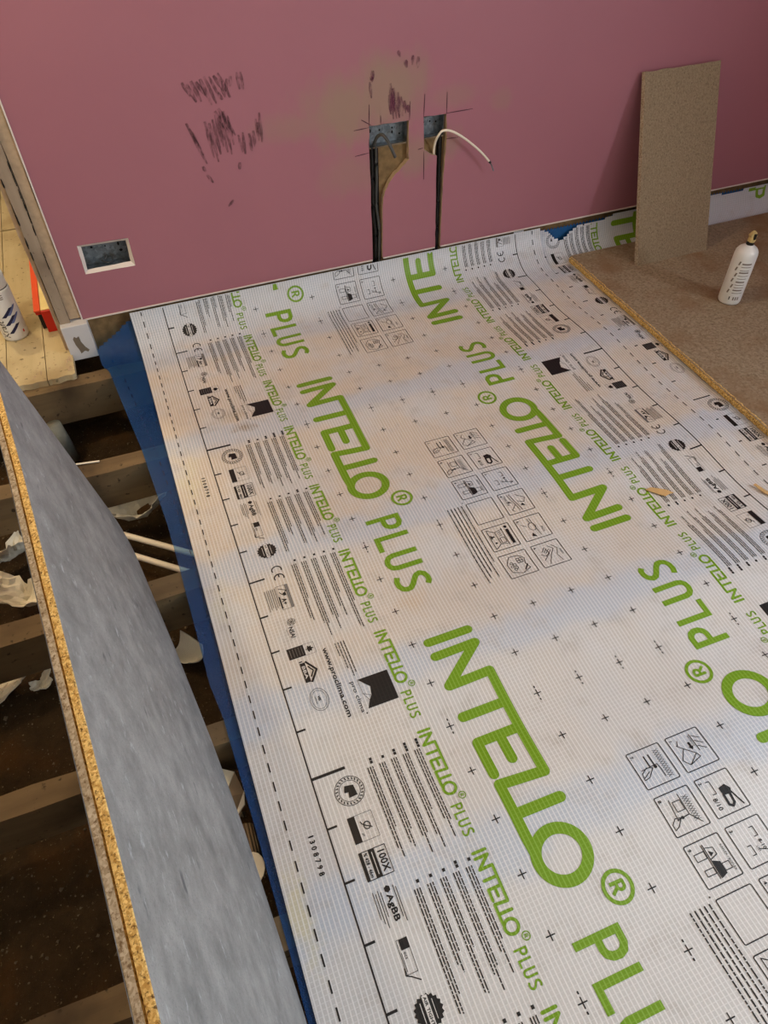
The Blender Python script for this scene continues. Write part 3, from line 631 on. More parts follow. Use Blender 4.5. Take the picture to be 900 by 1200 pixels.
    for (t0, spec) in ((.006, [(2, .19), (1, .18), (2, .20), (3, .20), (3, .19)]), (.241, [(1, .20), (1, .15), (1, .19), (2, .195), (1, .18)]), (.473, [(1, .175), (1, .23), (1, .22), (1, .19), (1, .235)])):
        k = I()
        for c, (nb, L) in enumerate(spec):
            ty = .163 + .0247 * c
            for q in range(nb): k.rect(t0 - .0035 + .0065 * q - (nb - 1) * .004, t0 + .0022 + .0065 * q - (nb - 1) * .004, ty - .0025, ty + .0028)
            for l in range(3):
                yy = ty - .0105 + l * .0050; x = t0 + .010; end = t0 + (L if l == 1 else L * rr.uniform(.80, 1.0) if l == 0 else L * rr.uniform(.62, .9))
                while x < end:
                    wl = rr.uniform(.004, .016); k.line((x, yy), (min(x + wl, end), yy), .0021); x += wl + .0014
        k.build('printed_paragraph', MAT['black'], parent)
    k = I()
    for l in range(4):
        yy = .181 + l * .0065; x = .727; end = (.765, .80, .822, .815)[l]
        while x < end:
            wl = rr.uniform(.004, .014); k.line((x, yy), (min(x + wl, end), yy), .0020); x += wl + .0014
    k.build('printed_paragraph', MAT['black'], parent)

def pictos(sh, parent, T, xl=.628, xr=.718, d=1):
    """twelve instruction pictograms in two columns; T = far edge of the first row"""
    s = .073; w = .0014
    def box(col, row, fn):
        k = Ink(sh, (xl, xr)[col], T - .0905 * row, d); k.frame(0, s, 0, s, .0018, .003); fn(k); k.build('printed_pictogram', MAT['black'], parent)
    def hatch(k, x0, x1, y0, y1, n):
        for i in range(n):
            a = x0 + (x1 - x0) * i / n; b = x0 + (x1 - x0) * (i + 1) / n; k.poly([(a, y0), ((a + b) / 2, y1), (b, y0)], .0007, False); k.poly([(a, y1), ((a + b) / 2, y0), (b, y1)], .0007, False)
    num = lambda k, t: k.text(t, .006, .004, .007, None, .0003)
    def p1(k):
        num(k, '1.'); k.poly([(.030, .022), (.050, .006), (.062, .016), (.046, .040), (.030, .022)], w); k.poly([(.046, .040), (.054, .044), (.062, .016)], w); k.rect(.022, .031, .036, .041); k.fill([(.031, .033), (.031, .044), (.038, .0385)])
        for i in range(3): k.line((.012 + .011 * i, .052), (.022 + .011 * i, .066), w)
        k.line((.008, .050), (.044, .050), w); k.line((.02, .012), (.03, .022), w); k.line((.012, .020), (.022, .014), w); k.text('INTELLO', .010, .044, .004)
    def p2(k):
        num(k, '2.'); k.poly([(.010, .018), (.010, .026), (.034, .026), (.034, .018)], w, False); k.fill([(.027, .035), (.024, .050), (.034, .057), (.043, .053), (.041, .036)]); k.poly([(.040, .050), (.058, .048), (.063, .042), (.059, .036), (.040, .037)], .0048); k.poly([(.040, .054), (.066, .063)], .003); k.text('8/10', .040, .012, .009, .022, .0003)
    def p3(k):
        num(k, '3.'); k.poly([(.014, .042), (.014, .050), (.030, .050), (.030, .042)], w, False); k.poly([(.040, .018), (.040, .026), (.056, .026), (.056, .018)], w, False); k.line((.050, .036), (.060, .062), w); k.poly([(.054, .060), (.060, .063), (.062, .056)], w); k.text('8-10', .036, .044, .007, None, .0003); k.text('cm', .044, .034, .006)
    def p4(k):
        num(k, '4.'); k.line((.008, .028), (.066, .040), .0016); k.line((.008, .022), (.066, .034), w); k.poly([(.014, .044), (.030, .064), (.044, .056), (.036, .040)], w); k.fill([(.030, .018), (.038, .024), (.034, .012)]); k.fill([(.046, .050), (.056, .054), (.052, .042)]); k.poly([(.046, .030), (.060, .014), (.066, .020)], w); k.text('TESCON', .010, .010, .006)
    def p5(k):
        num(k, '5.'); k.ell((.034, .036), .012, .009, w, 20); k.line((.008, .040), (.066, .046), w); k.line((.008, .034), (.024, .036), w); k.fill([(.052, .028), (.066, .034), (.062, .022)]); k.text('PRESS', .040, .056, .005); k.line((.020, .010), (.030, .022), w)
    def p6(k):
        num(k, '6.'); k.poly([(.012, .050), (.026, .060), (.044, .050), (.066, .054)], w); k.poly([(.012, .040), (.024, .050), (.040, .036), (.066, .020)], w); k.poly([(.020, .030), (.034, .034), (.052, .012)], w); k.poly([(.034, .034), (.040, .022), (.032, .012)], w); k.text('PRESS', .030, .062, .005)
        for i in range(4): k.line((.014 + .004 * i, .030 + .004 * i), (.026 + .003 * i, .018 + .004 * i), w)
    def p7(k):
        num(k, '7.'); hatch(k, .010, .066, .052, .064, 6); k.line((.014, .030), (.036, .030), .0025); k.line((.014, .040), (.036, .040), .0025); k.poly([(.038, .010), (.036, .046)], w); k.poly([(.036, .046), (.046, .048), (.062, .048)], .0016)
        k.poly([(.040, .034), (.036, .022), (.044, .008), (.056, .006), (.054, .018), (.040, .034)], w); k.line((.044, .024), (.052, .008), w); k.disc((.0395, .040), .0035)
    def p8(k):
        num(k, '8.'); hatch(k, .014, .060, .050, .062, 5); k.frame(.018, .036, .028, .044, w); k.poly([(.008, .046), (.046, .046), (.066, .062)], w); k.line((.046, .046), (.048, .020), .002); k.line((.012, .024), (.050, .020), w); k.poly([(.046, .028), (.044, .016), (.052, .006), (.062, .006), (.058, .016), (.046, .028)], w); k.disc((.047, .031), .003)
    def p9(k):
        num(k, '9.'); k.line((.008, .034), (.066, .034), .0016); k.line((.008, .031), (.066, .031), w); k.poly([(.014, .034), (.018, .050), (.030, .050), (.034, .034)], w); k.fill([(.020, .038), (.026, .046), (.030, .038)]); k.fill([(.036, .035), (.042, .048), (.062, .048), (.066, .035)]); k.frame(.046, .058, .048, .062, w); k.frame(.018, .030, .010, .030, w); k.frame(.046, .056, .012, .030, w); k.text('KAFLEX / ROFLEX', .018, .064, .0045, .046)
    def qr(k): pass          # the code in this frame is left out
    def p11(k):
        k.disc((.010, .061), .0042); k.rect(.018, .064, .057, .065); k.poly([(.010, .048), (.064, .048)], w); k.poly([(.018, .028), (.014, .050)], w); k.poly([(.056, .028), (.060, .050)], w); k.poly([(.006, .010), (.018, .028), (.056, .028), (.068, .010), (.006, .010)], .0016)
        for i in range(3): k.line((.022 + .005 * i, .034), (.020 + .005 * i, .044), .0014)
        k.frame(.038, .054, .033, .045, .0014); k.rect(.028, .032, .012, .022); k.rect(.024, .036, .012, .015); k.disc((.050, .018), .003)
    def p12(k):
        k.poly([(.010, .024), (.012, .048), (.024, .060), (.040, .054), (.056, .060), (.066, .036), (.056, .012), (.030, .010), (.010, .024)], .0016)
        for (a, b) in ((.030, .022), (.040, .020), (.050, .024), (.036, .028), (.045, .029)): k.ell((a, b), .0035, .0035, w, 12)
        k.frame(.020, .034, .038, .052, w); k.line((.027, .038), (.027, .056), w); k.line((.020, .045), (.034, .045), w); k.poly([(.044, .058), (.058, .046)], .003)
    for r, (a, b) in enumerate(((p7, p1), (p8, p2), (p9, p3), (qr, p4), (p11, p5), (p12, p6))): box(0, r, a); box(1, r, b)
    k = Ink(sh, .575, T - .272, d); rr = random.Random(4)
    for l in range(5):
        x = 0.0; end = (.245, .232, .215, .235, .19)[l]
        while x < end:
            wl = rr.uniform(.004, .016); k.line((x, l * .0098), (min(x + wl, end), l * .0098), .0026); x += wl + .0016
    k.disc((-.008, .047), .0016, 8); k.build('printed_paragraph', MAT['black'], parent)

def rules(sh, parent, xe, d, tick0, v0, v1, xsum=0):
    """dashed line, ruled line and ticks of one edge; xe = sheet edge, d = +1 left edge, -1 right edge"""
    k = Ink(sh, xe, 0, 1)
    f = lambda x: (d * x)
    y = v0
    while y < v1: k.line((-(y), f(.035)), (-(y + .0195), f(.035)), .0028); y += .0385
    k.build('printed_dashes', MAT['black'], parent, 'stuff')
    k = Ink(sh, xe, 0, 1); y = v0
    k.line((-v1, f(.105)), (-v0, f(.105)), .0027)
    n0 = int(math.ceil((v0 - tick0) / .1)); n1 = int((v1 - tick0) / .1)
    for n in range(n0, n1 + 1):
        y = tick0 + .1 * n; L = .068 if n % 10 == 0 else .038 if n % 5 == 0 else .019
        k.line((-y, f(.105)), (-y, f(.105 + L)), .0058 if n % 10 == 0 else .0042)
    k.build('printed_rule', MAT['black'], parent)

def lot_number(sh, parent, T, x_):
    k = Ink(sh, x_, T, 1)
    for i, c in enumerate('1308798'): k.text(c, i * .0118, 0, .0095, .0062, .0008)
    k.build('printed_number', MAT['black'], parent)

# --- main white sheet
X0 = -0.062
def lift(XX, VV):   # edges ease down, right edge laps over its neighbour
    return 0.004 * np.clip((XX - 1.30) / 0.05, 0, 1) * np.clip((2.05 - VV) / .3, 0, 1)
sheet = Sheet(X0, 1.438, -0.75, 2.243, 7, 0.0030, 0.010, 0.0016, hfun=lift)
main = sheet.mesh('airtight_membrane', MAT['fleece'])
tag(main, 'wide white reinforced membrane with large green and small black print, laid over the joists', 'membrane')
for k_ in range(-1, 3):
    wordmark(sheet, main, .372, .761 + k_, 1, 1.0); wordmark(sheet, main, .993, .920 + k_ - 1, -1, 1.0)
for k_ in range(-3, 10):
    wordmark(sheet, main, .2715, .0815 + .2495 * k_, 1, .2575)
for k_ in range(-4, 8):
    wordmark(sheet, main, 1.0945, .605 + .2505 * k_, -1, .2575)
for k_ in (-0, 1, 2):
    cert_marks(sheet, main, .566 + k_, 0.0, 1)
for k_ in (-1, 0, 1):
    cert_marks(sheet, main, .676 + k_, 1.380, -1)
for T in (2.375, 1.378, .386): pictos(sheet, main, T)
rules(sheet, main, X0, 1, .567, -.7, 2.238); rules(sheet, main, 1.438, -1, .567, -.7, 2.238)
for k_ in (0, 1, 2): lot_number(sheet, main, .472 + k_, .0065)
for x in (.338, .538, .638, .738, .838, 1.040):
    for j in range(-6, 24):
        y = -.03 + .1 * j
        if x in (.638, .738) and any(T - .56 < y < T + .02 for T in (2.375, 1.378, .386)): continue
        k = Ink(sheet, 0, 0, 1); k.line((-(y - .0085), x), (-(y + .0085), x), .0020); k.line((-y, x - .0085), (-y, x + .0085), .0020)
        if (j + 0) % 5 == 1:
            for q in (-1, 1): k.rect(-y + q * .0145 - .0022, -y + q * .0145 + .0022, x - .0014, x + .0014)
        k.build('printed_cross', MAT['black'], main)


# --- neighbouring sheet running under the chipboard
def rise2(XX, VV): return np.zeros_like(XX)
class S2(Sheet): pass
sheet2 = S2(1.330, 2.79, -0.75, 2.262, 21, 0.0005, 0.004, 0.0006, yb=2.085, rb=0.105)
def flaptop(x):
    return 2.085 + .165 - 0.045 * math.exp(-((x - 1.53) / .05) ** 2) - 0.012 * math.sin((x - 1.45) * 9) + (0.0 if x < 1.62 else .004 * math.sin(x * 40))
sheet2.clip = lambda x, v: v < flaptop(x) - .002
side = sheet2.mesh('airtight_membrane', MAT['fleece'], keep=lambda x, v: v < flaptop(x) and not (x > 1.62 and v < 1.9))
tag(side, 'second printed membrane, its margin showing between the big sheet and the chipboard floor', 'membrane')
for k_ in (-1, 0, 1): cert_marks(sheet2, side, .566 + .679 + k_, 1.392, 1)
k = Ink(sheet2, 0, 0, 1)
for n in range(-12, 12):
    y = 1.245 + .1 * n; k.line((-y, 1.435), (-y, 1.503 if n % 10 == 0 else 1.455), .004)
k.build('printed_rule', MAT['black'], side)
wordmark(sheet2, side, 1.764, 2.40, 1, 1.0); 
wordmark(sheet2, side, 1.664, 2.26, 1, .2575)
kk = Ink(sheet2, 2.16, 2.20, 1); kk.ell((0, 0), .026, .030, .006, 28); kk.poly([(-.010, -.008), (-.010, .010), (.0, .012), (.004, .004), (-.004, .0), (.012, -.008)], .004); kk.build('printed_registered_sign', MAT['green'], side)
kk = Ink(sheet2, 2.40, 2.235, 1); kk.line((0, 0), (0, .085), .013); kk.poly([(0, .080), (.03, .078), (.036, .06), (.03, .045), (0, .042)], .013, False); kk.build('printed_letter', MAT['green'], side)

# --- blue film under the white sheet
def bl_edge(y): return float(np.interp(y, [-.75, .3, .51, .753, .845, 1.182, 1.342, 1.647, 2.06, 2.1, 2.3], [-.07, -.075, -.08, -.088, -.099, -.103, -.108, -.128, -.172, -.190, -.192]))
class Blue(Sheet): pass
bs = Blue(-0.205, 0.02, -0.75, 2.235, 33, 0.0008, 0.011, 0.0004, yb=2.07, rb=0.13)
# snap the left column of vertices to the slanting edge
for j in range(bs.nv):
    e = bl_edge(bs.V[j]); bs.P[:, j, 0] = e + (0.02 - e) * np.linspace(0, 1, bs.nx)
topv = 2.235
bf = bs.mesh('blue_film', MAT['blue'], keep=lambda x, v: v < 2.165 + .07 * min(1, max(0, (x + .2) / .14)))
tag(bf, 'translucent blue film showing as a strip beside the white membrane', 'film')
k = Ink(bs, 0, 0, 1); y = .25
while y < 2.1: k.line((-y, bl_edge(y) + .035), (-(y + .018), bl_edge(y + .018) + .035), .0018); y += .0385
# film edges are warped, so lay the dashes straight on the world film
V_ = [(p[1], -p[0]) for p in k.v]
me = bpy.data.meshes.new('printed_dashes'); me.from_pydata([(x, y_, 0.0025 - 0.011 * sag(y_) if y_ < 2.06 else 0.0045) for x, y_ in V_], [], k.f); me.materials.append(MAT['navy'])
o = bpy.data.objects.new('printed_dashes', me); COL.objects.link(o); o.parent = bf; o['kind'] = 'stuff'
# blue film edge with a saw-tooth cut on the wall under the plaster, right of the sheet
mb = MB(); x = 1.452
while x < 2.75:
    st_ = .014; zt = .098 + .004 * math.sin(x * 7); mb.face([(x, YW + .006, .02), (x + st_, YW + .006, .02), (x + st_, YW + .006, zt - .010), (x + st_ / 2, YW + .006, zt), (x, YW + .006, zt - .010)]); x += st_
tag(mb.build('sealing_tape', MAT['bluetape']), 'blue tape with saw-tooth edge on the wall foot behind the turned-up membrane', 'tape')

# ------------------------------------------------------------------ chipboard floor on the right
def ragged(pts, n, amp, rr):
    o = []
    for a, b in zip(pts[:-1], pts[1:]): o += [(a[0] + (b[0] - a[0]) * i / n + rr.uniform(-amp, amp), a[1] + (b[1] - a[1]) * i / n + rr.uniform(-amp, amp)) for i in range(n)]
    return o + [pts[-1]]
rr = random.Random(9)
edge = ragged([(1.530, -1.2), (1.530, 2.100)], 420, .0016, rr)
poly = edge + [(1.545, 2.107), (2.79, 2.107), (2.79, -1.2)]
cf = empty('chipboard_floor', (1.53, -1.2, 0)); tag(cf, 'chipboard floor panel with a ragged edge, laid beside the membrane', 'floor panel')
cfz = 0.0035
mb = MB()
mb.face([(x - 1.53, y + 1.2, cfz + .019) for x, y in poly][::-1] if False else [(x - 1.53, y + 1.2, cfz + .019) for x, y in reversed(poly)])
mb.face([(x - 1.53, y + 1.2, cfz) for x, y in poly])
for a, b in zip(poly[len(edge) - 1:], poly[len(edge):] + poly[:1]): mb.face([(a[0] - 1.53, a[1] + 1.2, cfz), (b[0] - 1.53, b[1] + 1.2, cfz), (b[0] - 1.53, b[1] + 1.2, cfz + .019), (a[0] - 1.53, a[1] + 1.2, cfz + .019)])
mb.build('panel', MAT['chipfloor'], cf)
mb = MB(); e2 = [(x + rr.uniform(.003, .007), y) for x, y in edge]
for i in range(len(edge) - 1):
    a, b, a2, b2 = edge[i], edge[i + 1], e2[i], e2[i + 1]
    q = lambda p, z: (p[0] - 1.53, p[1] + 1.2, z)
    mb.face([q(b, cfz), q(a, cfz), q((a[0] - .002, a[1]), cfz + .012), q((b[0] - .002, b[1]), cfz + .012)]); mb.face([q((b[0] - .002, b[1]), cfz + .012), q((a[0] - .002, a[1]), cfz + .012), q(a2, cfz + .0194), q(b2, cfz + .0194)])
    mb.face([q(b2, cfz + .0194), q(a2, cfz + .0194), q((a2[0] + .004, a2[1]), cfz + .0191), q((b2[0] + .004, b2[1]), cfz + .0191)])
mb.build('broken_edge', MAT['chipedge'], cf)
CZ = cfz + .0192

# leaning offcut
def slab(name, c00, c10, c11, c01, thick, nvec, mat, emat, label, cat, n=14, rag=0.0015):
    """board from four front corners (bottom left, bottom right, top right, top left)"""
    e = empty(name, c00); rr = random.Random(2); o0 = Vector(c00); C = [Vector(c) - o0 for c in (c00, c10, c11, c01)]; nv = Vector(nvec).normalized() * thick
    top = [C[3] + (C[2] - C[3]) * (i / n) + (C[0] - C[3]).normalized() * (rr.uniform(0, rag * 2) if 0 < i < n else 0) for i in range(n + 1)]
    topb = [p + nv + (C[0] - C[3]).normalized() * rr.uniform(0, rag) for p in top]
    mb = MB(); mb.face([C[0], C[1]] + top[::-1]); mb.face([C[1] + nv, C[0] + nv] + topb); mb.build('face', mat, e)
    mb = MB()
    for i in range(n): mb.face([top[i], top[i + 1], topb[i + 1], topb[i]])
    mb.face([C[0], top[0], topb[0], C[0] + nv]); mb.face([C[1], C[1] + nv, topb[n], top[n]]); mb.face([C[0], C[0] + nv, C[1] + nv, C[1]]); mb.build('sawn_edge', emat, e)
    return tag(e, label, cat)
lb0 = Vector((1.722, 1.945, CZ)); lb1 = Vector((2.031, 1.948, CZ)); lt1 = Vector((2.052, 2.176, 0.592)); lt0 = Vector((1.747, 2.174, 0.594))
nrm = (lb1 - lb0).cross(lt0 - lb0); nrm = nrm if nrm.y > 0 else -nrm
slab('chipboard_offcut', lb0, lb1, lt1, lt0, 0.018, nrm, MAT['chipoff'], MAT['chipedge2'], 'upright rectangular chipboard offcut leaning against the pink wall', 'board')

# ------------------------------------------------------------------ big grey board standing on edge
yb_ = np.array([-1.05, -.3, .209, .381, .524, .71, .932, 1.207, 1.326, 1.345]); xb_ = np.array([-.072, -.074, -.076, -.088, -.099, -.119, -.148, -.188, -.207, -.210])
yt_ = np.array([-1.05, -.3, .16, .33, .456, .77, .948, 1.16, 1.345]); xt_ = np.array([-.10, -.135, -.161, -.1795, -.194, -.2305, -.251, -.279, -.305])
gb = empty('grey_board', (-0.2, 0.2, 0)); tag(gb, 'long grey-faced chipboard panel with grooved edge, standing on edge across the open joists', 'board')
ny_ = 90; YS = np.concatenate([np.linspace(-1.05, 1.24, ny_), np.linspace(1.25, 1.345, 18)])
fb = MB(); eb = MB(); prev = None
ZT = 0.600
def sect(y):
    x0 = float(np.interp(y, yb_, xb_)); x1 = float(np.interp(y, yt_, xt_)); rc = .085; zb = 0.002
    if y > 1.345 - rc: zb = rc - math.sqrt(max(0, rc * rc - (y - (1.345 - rc)) ** 2)) + .002
    rows = [zb + (ZT - zb) * t for t in (0, .25, .5, .75, 1)]
    P = [Vector((x0 + (x1 - x0) * z / ZT + .2, y - .2, z)) for z in rows]
    return P
for y in YS:
    P = sect(float(y)); up = (P[4] - P[0]).normalized(); nb = Vector((-1, -.11, -.15)).normalized() * .0225
    back = [p + nb for p in P]; w = nb / 22.5
    t = P[4]; prof = [t, t + w * 1.0 + up * .0012, t + w * 9.8 + up * .0008, t + w * 10.2 - up * .006, t + w * 12.4 - up * .006, t + w * 12.8 - up * .0005, t + w * 21.5 - up * .0012, back[4] - up * .002]
    prof = [p + Vector((0, 0, jit.uniform(-.0006, .0006))) if 0 < i < 7 else p for i, p in enumerate(prof)]
    cur = (P, back, prof)
    if prev:
        for i in range(4): fb.face([prev[0][i], cur[0][i], cur[0][i + 1], prev[0][i + 1]])
        for i in range(4): fb.face([cur[1][i], prev[1][i], prev[1][i + 1], cur[1][i + 1]])
        fb.face([prev[0][0], prev[1][0], cur[1][0], cur[0][0]])
        for i in range(7): eb.face([prev[2][i], cur[2][i], cur[2][i + 1], prev[2][i + 1]], 1 if i in (5, 6) else 0)
    prev = cur
fb.face(prev[0] + prev[1][::-1]); P = sect(-1.05)
fb.build('face', MAT['greyface'], gb, smooth=False); eb.build('grooved_edge', [MAT['chipedge'], MAT['chipedge2']], gb)

# ------------------------------------------------------------------ boxes, cables and chases in the wall
def backbox(name, x0, x1, z0, z1, depth, label, holes, lip=None):
    e = empty(name, ((x0 + x1) / 2, YW + .02, z0)); cx_ = (x0 + x1) / 2; mb = MB(); t = .0012
    y0 = YW + .010 - (YW + .02); y1 = depth
    a, b, h = x0 - cx_, x1 - cx_, z1 - z0
    mb.box(a, b, y1 - t, y1, 0, h); mb.box(a, a + t, y0, y1, 0, h); mb.box(b - t, b, y0, y1, 0, h); mb.box(a, b, y0, y1, h - t, h); mb.box(a, b, y0, y1, 0, t)
    mb.build('box_body', MAT['galv'], e)
    for (hx, hz, rx, rz) in holes:
        m2 = MB(); n = 14; m2.face([(a + (b - a) * hx + rx * math.cos(6.2832 * k / n), y1 - t - .0006, h * hz + rz * math.sin(6.2832 * k / n)) for k in range(n)]); m2.build('screw_hole', MAT['dark'], e)
    if lip:
        m2 = MB(); m2.box(a - .001, b, y0 - .002, y0 + .003, -.001, .002); m2.build('lower_lip', MAT['dust'], e)
    return tag(e, label, 'back box')
bA = backbox('socket_box', -0.145, -0.004, 0.265, 0.345, .030, 'galvanised double socket box sunk in the pink wall beside the door post', [(.24, .66, .004, .0035), (.80, .62, .003, .006), (.82, .36, .005, .004), (.52, .62, .0025, .0025)])
mb = MB(); mb.tube([(-0.02, .018, .012), (-.005, .004, .008), (.012, .006, .010), (.014, .016, .018), (.0, .022, .022), (-.01, .016, .014)], .0028, 8); mb.build('earth_tail', MAT['greycable'], bA)
SI = [(-0.141, 0.271), (-0.137, 0.343), (-0.008, 0.339), (-0.011, 0.272)]
mb = MB(); so, si = rough(SOCK + [SOCK[0]], 6, .0005)[:-1], rough(SI + [SI[0]], 6, .0008)[:-1]
for i in range(len(so)):
    j = (i + 1) % len(so); mb.face([(so[i][0], YW - .001, so[i][1]), (so[j][0], YW - .001, so[j][1]), (si[j][0], YW + .008, si[j][1]), (si[i][0], YW + .008, si[i][1])])
mb.build('plaster_reveal', MAT['bead'], wall)
bB = backbox('switch_box', 0.785, 0.910, 0.483, 0.547, .022, 'galvanised box in the wall at the head of the wider cable chase', [(.10, .62, .0045, .006), (.36, .60, .003, .003), (.70, .62, .003, .003), (.70, .42, .003, .005), (.9, .3, .003, .003)], True)
bC = backbox('switch_box', 0.967, 1.037, 0.485, 0.549, .022, 'smaller galvanised box in the wall above the narrow chase, white cable hanging from it', [(.2, .6, .0025, .0025), (.5, .6, .003, .003), (.8, .55, .003, .003)], True)
mb = MB(); mb.box(.784, .8165, YW + .0185, YW + .0197, .05, .482); mb.box(1.018, 1.038, YW + .0185, YW + .0197, .05, .484); mb.build('chase_painted_shade', MAT['dark'], wall)  # dark strips painting the shade at the back of both chases
def cable(name, pts, r, mat, label, cat='cable', n=10):
    mb = MB(); P = [Vector(p) for p in pts]; out = []
    for i in range(len(P) - 1):
        p0, p1, p2, p3 = P[max(i - 1, 0)], P[i], P[i + 1], P[min(i + 2, len(P) - 1)]
        for k in range(8):
            t = k / 8; out.append(.5 * ((2 * p1) + (-p0 + p2) * t + (2 * p0 - 5 * p1 + 4 * p2 - p3) * t * t + (-p0 + 3 * p1 - 3 * p2 + p3) * t ** 3))
    out.append(P[-1]); mb.tube(out, r, n); o = mb.build(name, mat, smooth=True); return tag(o, label, cat)
cable('black_cable', [(.792, YW + .012, .49), (.793, YW + .012, .38), (.791, YW + .012, .28), (.798, YW + .012, .20), (.795, YW + .012, .112), (.797, YW + .012, .06)], .0055, MAT['blackp'], 'black cable running down the wider chase, against its outer side')
cable('grey_cable', [(.806, YW + .011, .49), (.806, YW + .011, .40), (.803, YW + .012, .30), (.811, YW + .011, .22), (.808, YW + .012, .115), (.81, YW + .012, .06)], .0045, MAT['greycable'], 'dark grey cable running down the wider chase beside the black one')
cable('black_cable', [(1.026, YW + .012, .50), (1.027, YW + .012, .40), (1.029, YW + .012, .28), (1.027, YW + .012, .18), (1.029, YW + .012, .06)], .005, MAT['blackp'], 'black cable running down the narrow chase')
cable('grey_cable', [(.800, YW + .016, .485), (.808, YW + .004, .515), (.818, YW - .018, .528), (.828, YW - .035, .515), (.838, YW - .045, .492), (.848, YW - .050, .468)], .005, MAT['greycable'], 'short grey cable tail sticking out of the wider switch box')
wc = cable('white_cable', [(1.010, YW + .014, .40), (1.006, YW + .010, .44), (1.004, YW - .004, .475), (1.006, YW - .022, .500), (1.020, YW - .022, .512), (1.048, YW - .028, .509), (1.094, YW - .033, .482), (1.150, YW - .036, .437), (1.190, YW - .037, .396)], .0036, MAT['cream'], 'white cable curling out of the smaller switch box, its end bare')
mb = MB(); mb.tube([(1.190, YW - .037, .396), (1.198, YW - .0372, .384), (1.206, YW - .0375, .366)], .0022, 8); mb.build('bare_end', MAT['galv'], wc)
mb = MB(); mb.tube([(1.186, YW - .0369, .400), (1.192, YW - .037, .394)], .0039, 8); mb.build('dark_collar', MAT['blackp'], wc)

# ------------------------------------------------------------------ bottles
def strip_on_cyl(r, a0, a1, z0, z1, skew=0, n=6):
    mb = MB(); nz = 8 if skew else 1
    for i in range(n):
        for j in range(nz):
            p = []
            for (q, t) in ((i, j / nz), (i + 1, j / nz), (i + 1, (j + 1) / nz), (i, (j + 1) / nz)):
                a = math.radians(a0 + (a1 - a0) * q / n + skew * t); p.append((r * math.cos(a), r * math.sin(a), z0 + (z1 - z0) * t))
            mb.face(p)
    return mb
b1 = empty('glue_bottle', (1.873, 1.628, CZ), 0); R1 = .0365
mb = MB(); mb.lathe([(.030, 0), (.0345, .002), (R1, .008), (R1, .168), (.0350, .180), (.0290, .190), (.0180, .198), (.0125, .203)], 32); mb.build('bottle_body', MAT['whiteplastic'], b1, smooth=True)
mb = MB(); mb.lathe([(.0125, .200), (.0125, .212), (.010, .2135)], 20); mb.build('black_collar', MAT['blackp'], b1)
mb = MB(); mb.lathe([(.0115, .2125), (.0125, .218), (.0105, .226), (.0118, .233), (.0070, .242), (.003, .246)], 14); o = mb.build('crusted_nozzle', MAT['foam'], b1)
for v in o.data.vertices: v.co += Vector((jit.uniform(-.002, .002), jit.uniform(-.002, .002), jit.uniform(-.0015, .0015)))
mb = MB(); mb.box(-.004, .004, -.0125, -.008, .222, .240); mb.build('black_lever', MAT['blackp'], b1)
for i, (z, L) in enumerate(((.148, 40), (.139, 42), (.127, 38), (.118, 40), (.108, 44), (.098, 40), (.085, 36), (.076, 40), (.066, 42), (.055, 38), (.046, 44))):
    strip_on_cyl(R1 + .0004, 228 - 6, 228 - 6 + L + 8, z, z + (.0022 if i % 3 else .005)).build('label_line', MAT['labelgrey'], b1)
for i in range(6): strip_on_cyl(R1 + .0004, 195 + (i % 2) * 8, 203 + (i % 2) * 8, .045 + .02 * i, .058 + .02 * i, 5, 2).build('label_letter', MAT['labelgrey'], b1)
strip_on_cyl(R1 + .0004, 217, 222, .022, .034, 0, 2).build('label_symbol', MAT['blackp'], b1)
for i in range(3): strip_on_cyl(R1 + .0004, 236 + 12 * i, 243 + 12 * i, .021, .033, 0, 2).build('label_symbol', MAT['labelgrey'], b1)
tag(b1, 'white plastic glue bottle with crusted nozzle on the chipboard floor', 'bottle')

b2 = empty('sealant_bottle', (-0.437, 2.362, .020)); R2 = .041
mb = MB(); mb.lathe([(.036, 0), (.0395, .002), (R2, .008), (R2, .172), (.040, .178)], 36); mb.build('bottle_body', MAT['whiteplastic'], b2, smooth=True)
mb = MB(); mb.lathe([(.0375, .180), (.039, .183), (.039, .222), (.036, .228), (.0, .230)], 36); mb.build('cap', MAT['capw'], b2, smooth=True)
mb = MB(); mb.lathe([(.0385, .1775), (.0385, .1802)], 36); mb.build('dark_seam', MAT['blackp'], b2)
for i, z in enumerate((.045, .075, .103)):
    strip_on_cyl(R2 + .0005, 252 + 1 * (2 - i), 271 + 1 * (2 - i), z - .015, z + .015, 44, 6).build('label_stripe', MAT['navy'], b2)
    if i: strip_on_cyl(R2 + .0005, 278, 293, z - .010, z + .019, 40, 6).build('label_stripe', MAT['bluegrey'], b2)
def cyl_text(st, r, a0, z0, h, mat, parent, name):
    """lettering wrapped on a bottle, reading up the side"""
    v, f = text_mesh(st); k = h / .7; pts = []
    for (x, y) in v: a = math.radians(a0) - y * k / r; pts.append((r * math.cos(a), r * math.sin(a), z0 + x * k))
    me = bpy.data.meshes.new(name); me.from_pydata(pts, [], f); me.materials.append(mat); o = bpy.data.objects.new(name, me); COL.objects.link(o); o.parent = parent
cyl_text('Kraft', R2 + .0006, 252, .014, .022, MAT['blackp'], b2, 'label_lettering')
for z in (.150, .156, .163): strip_on_cyl(R2 + .0005, 255, 292, z, z + .003).build('label_line', MAT['labelgrey'], b2)
strip_on_cyl(R2 + .0005, 316, 324, .022, .032, 0, 2).build('label_mark', MAT['red'], b2)
tag(b2, 'white bottle with slanted navy label stripes on the hall boards', 'bottle')

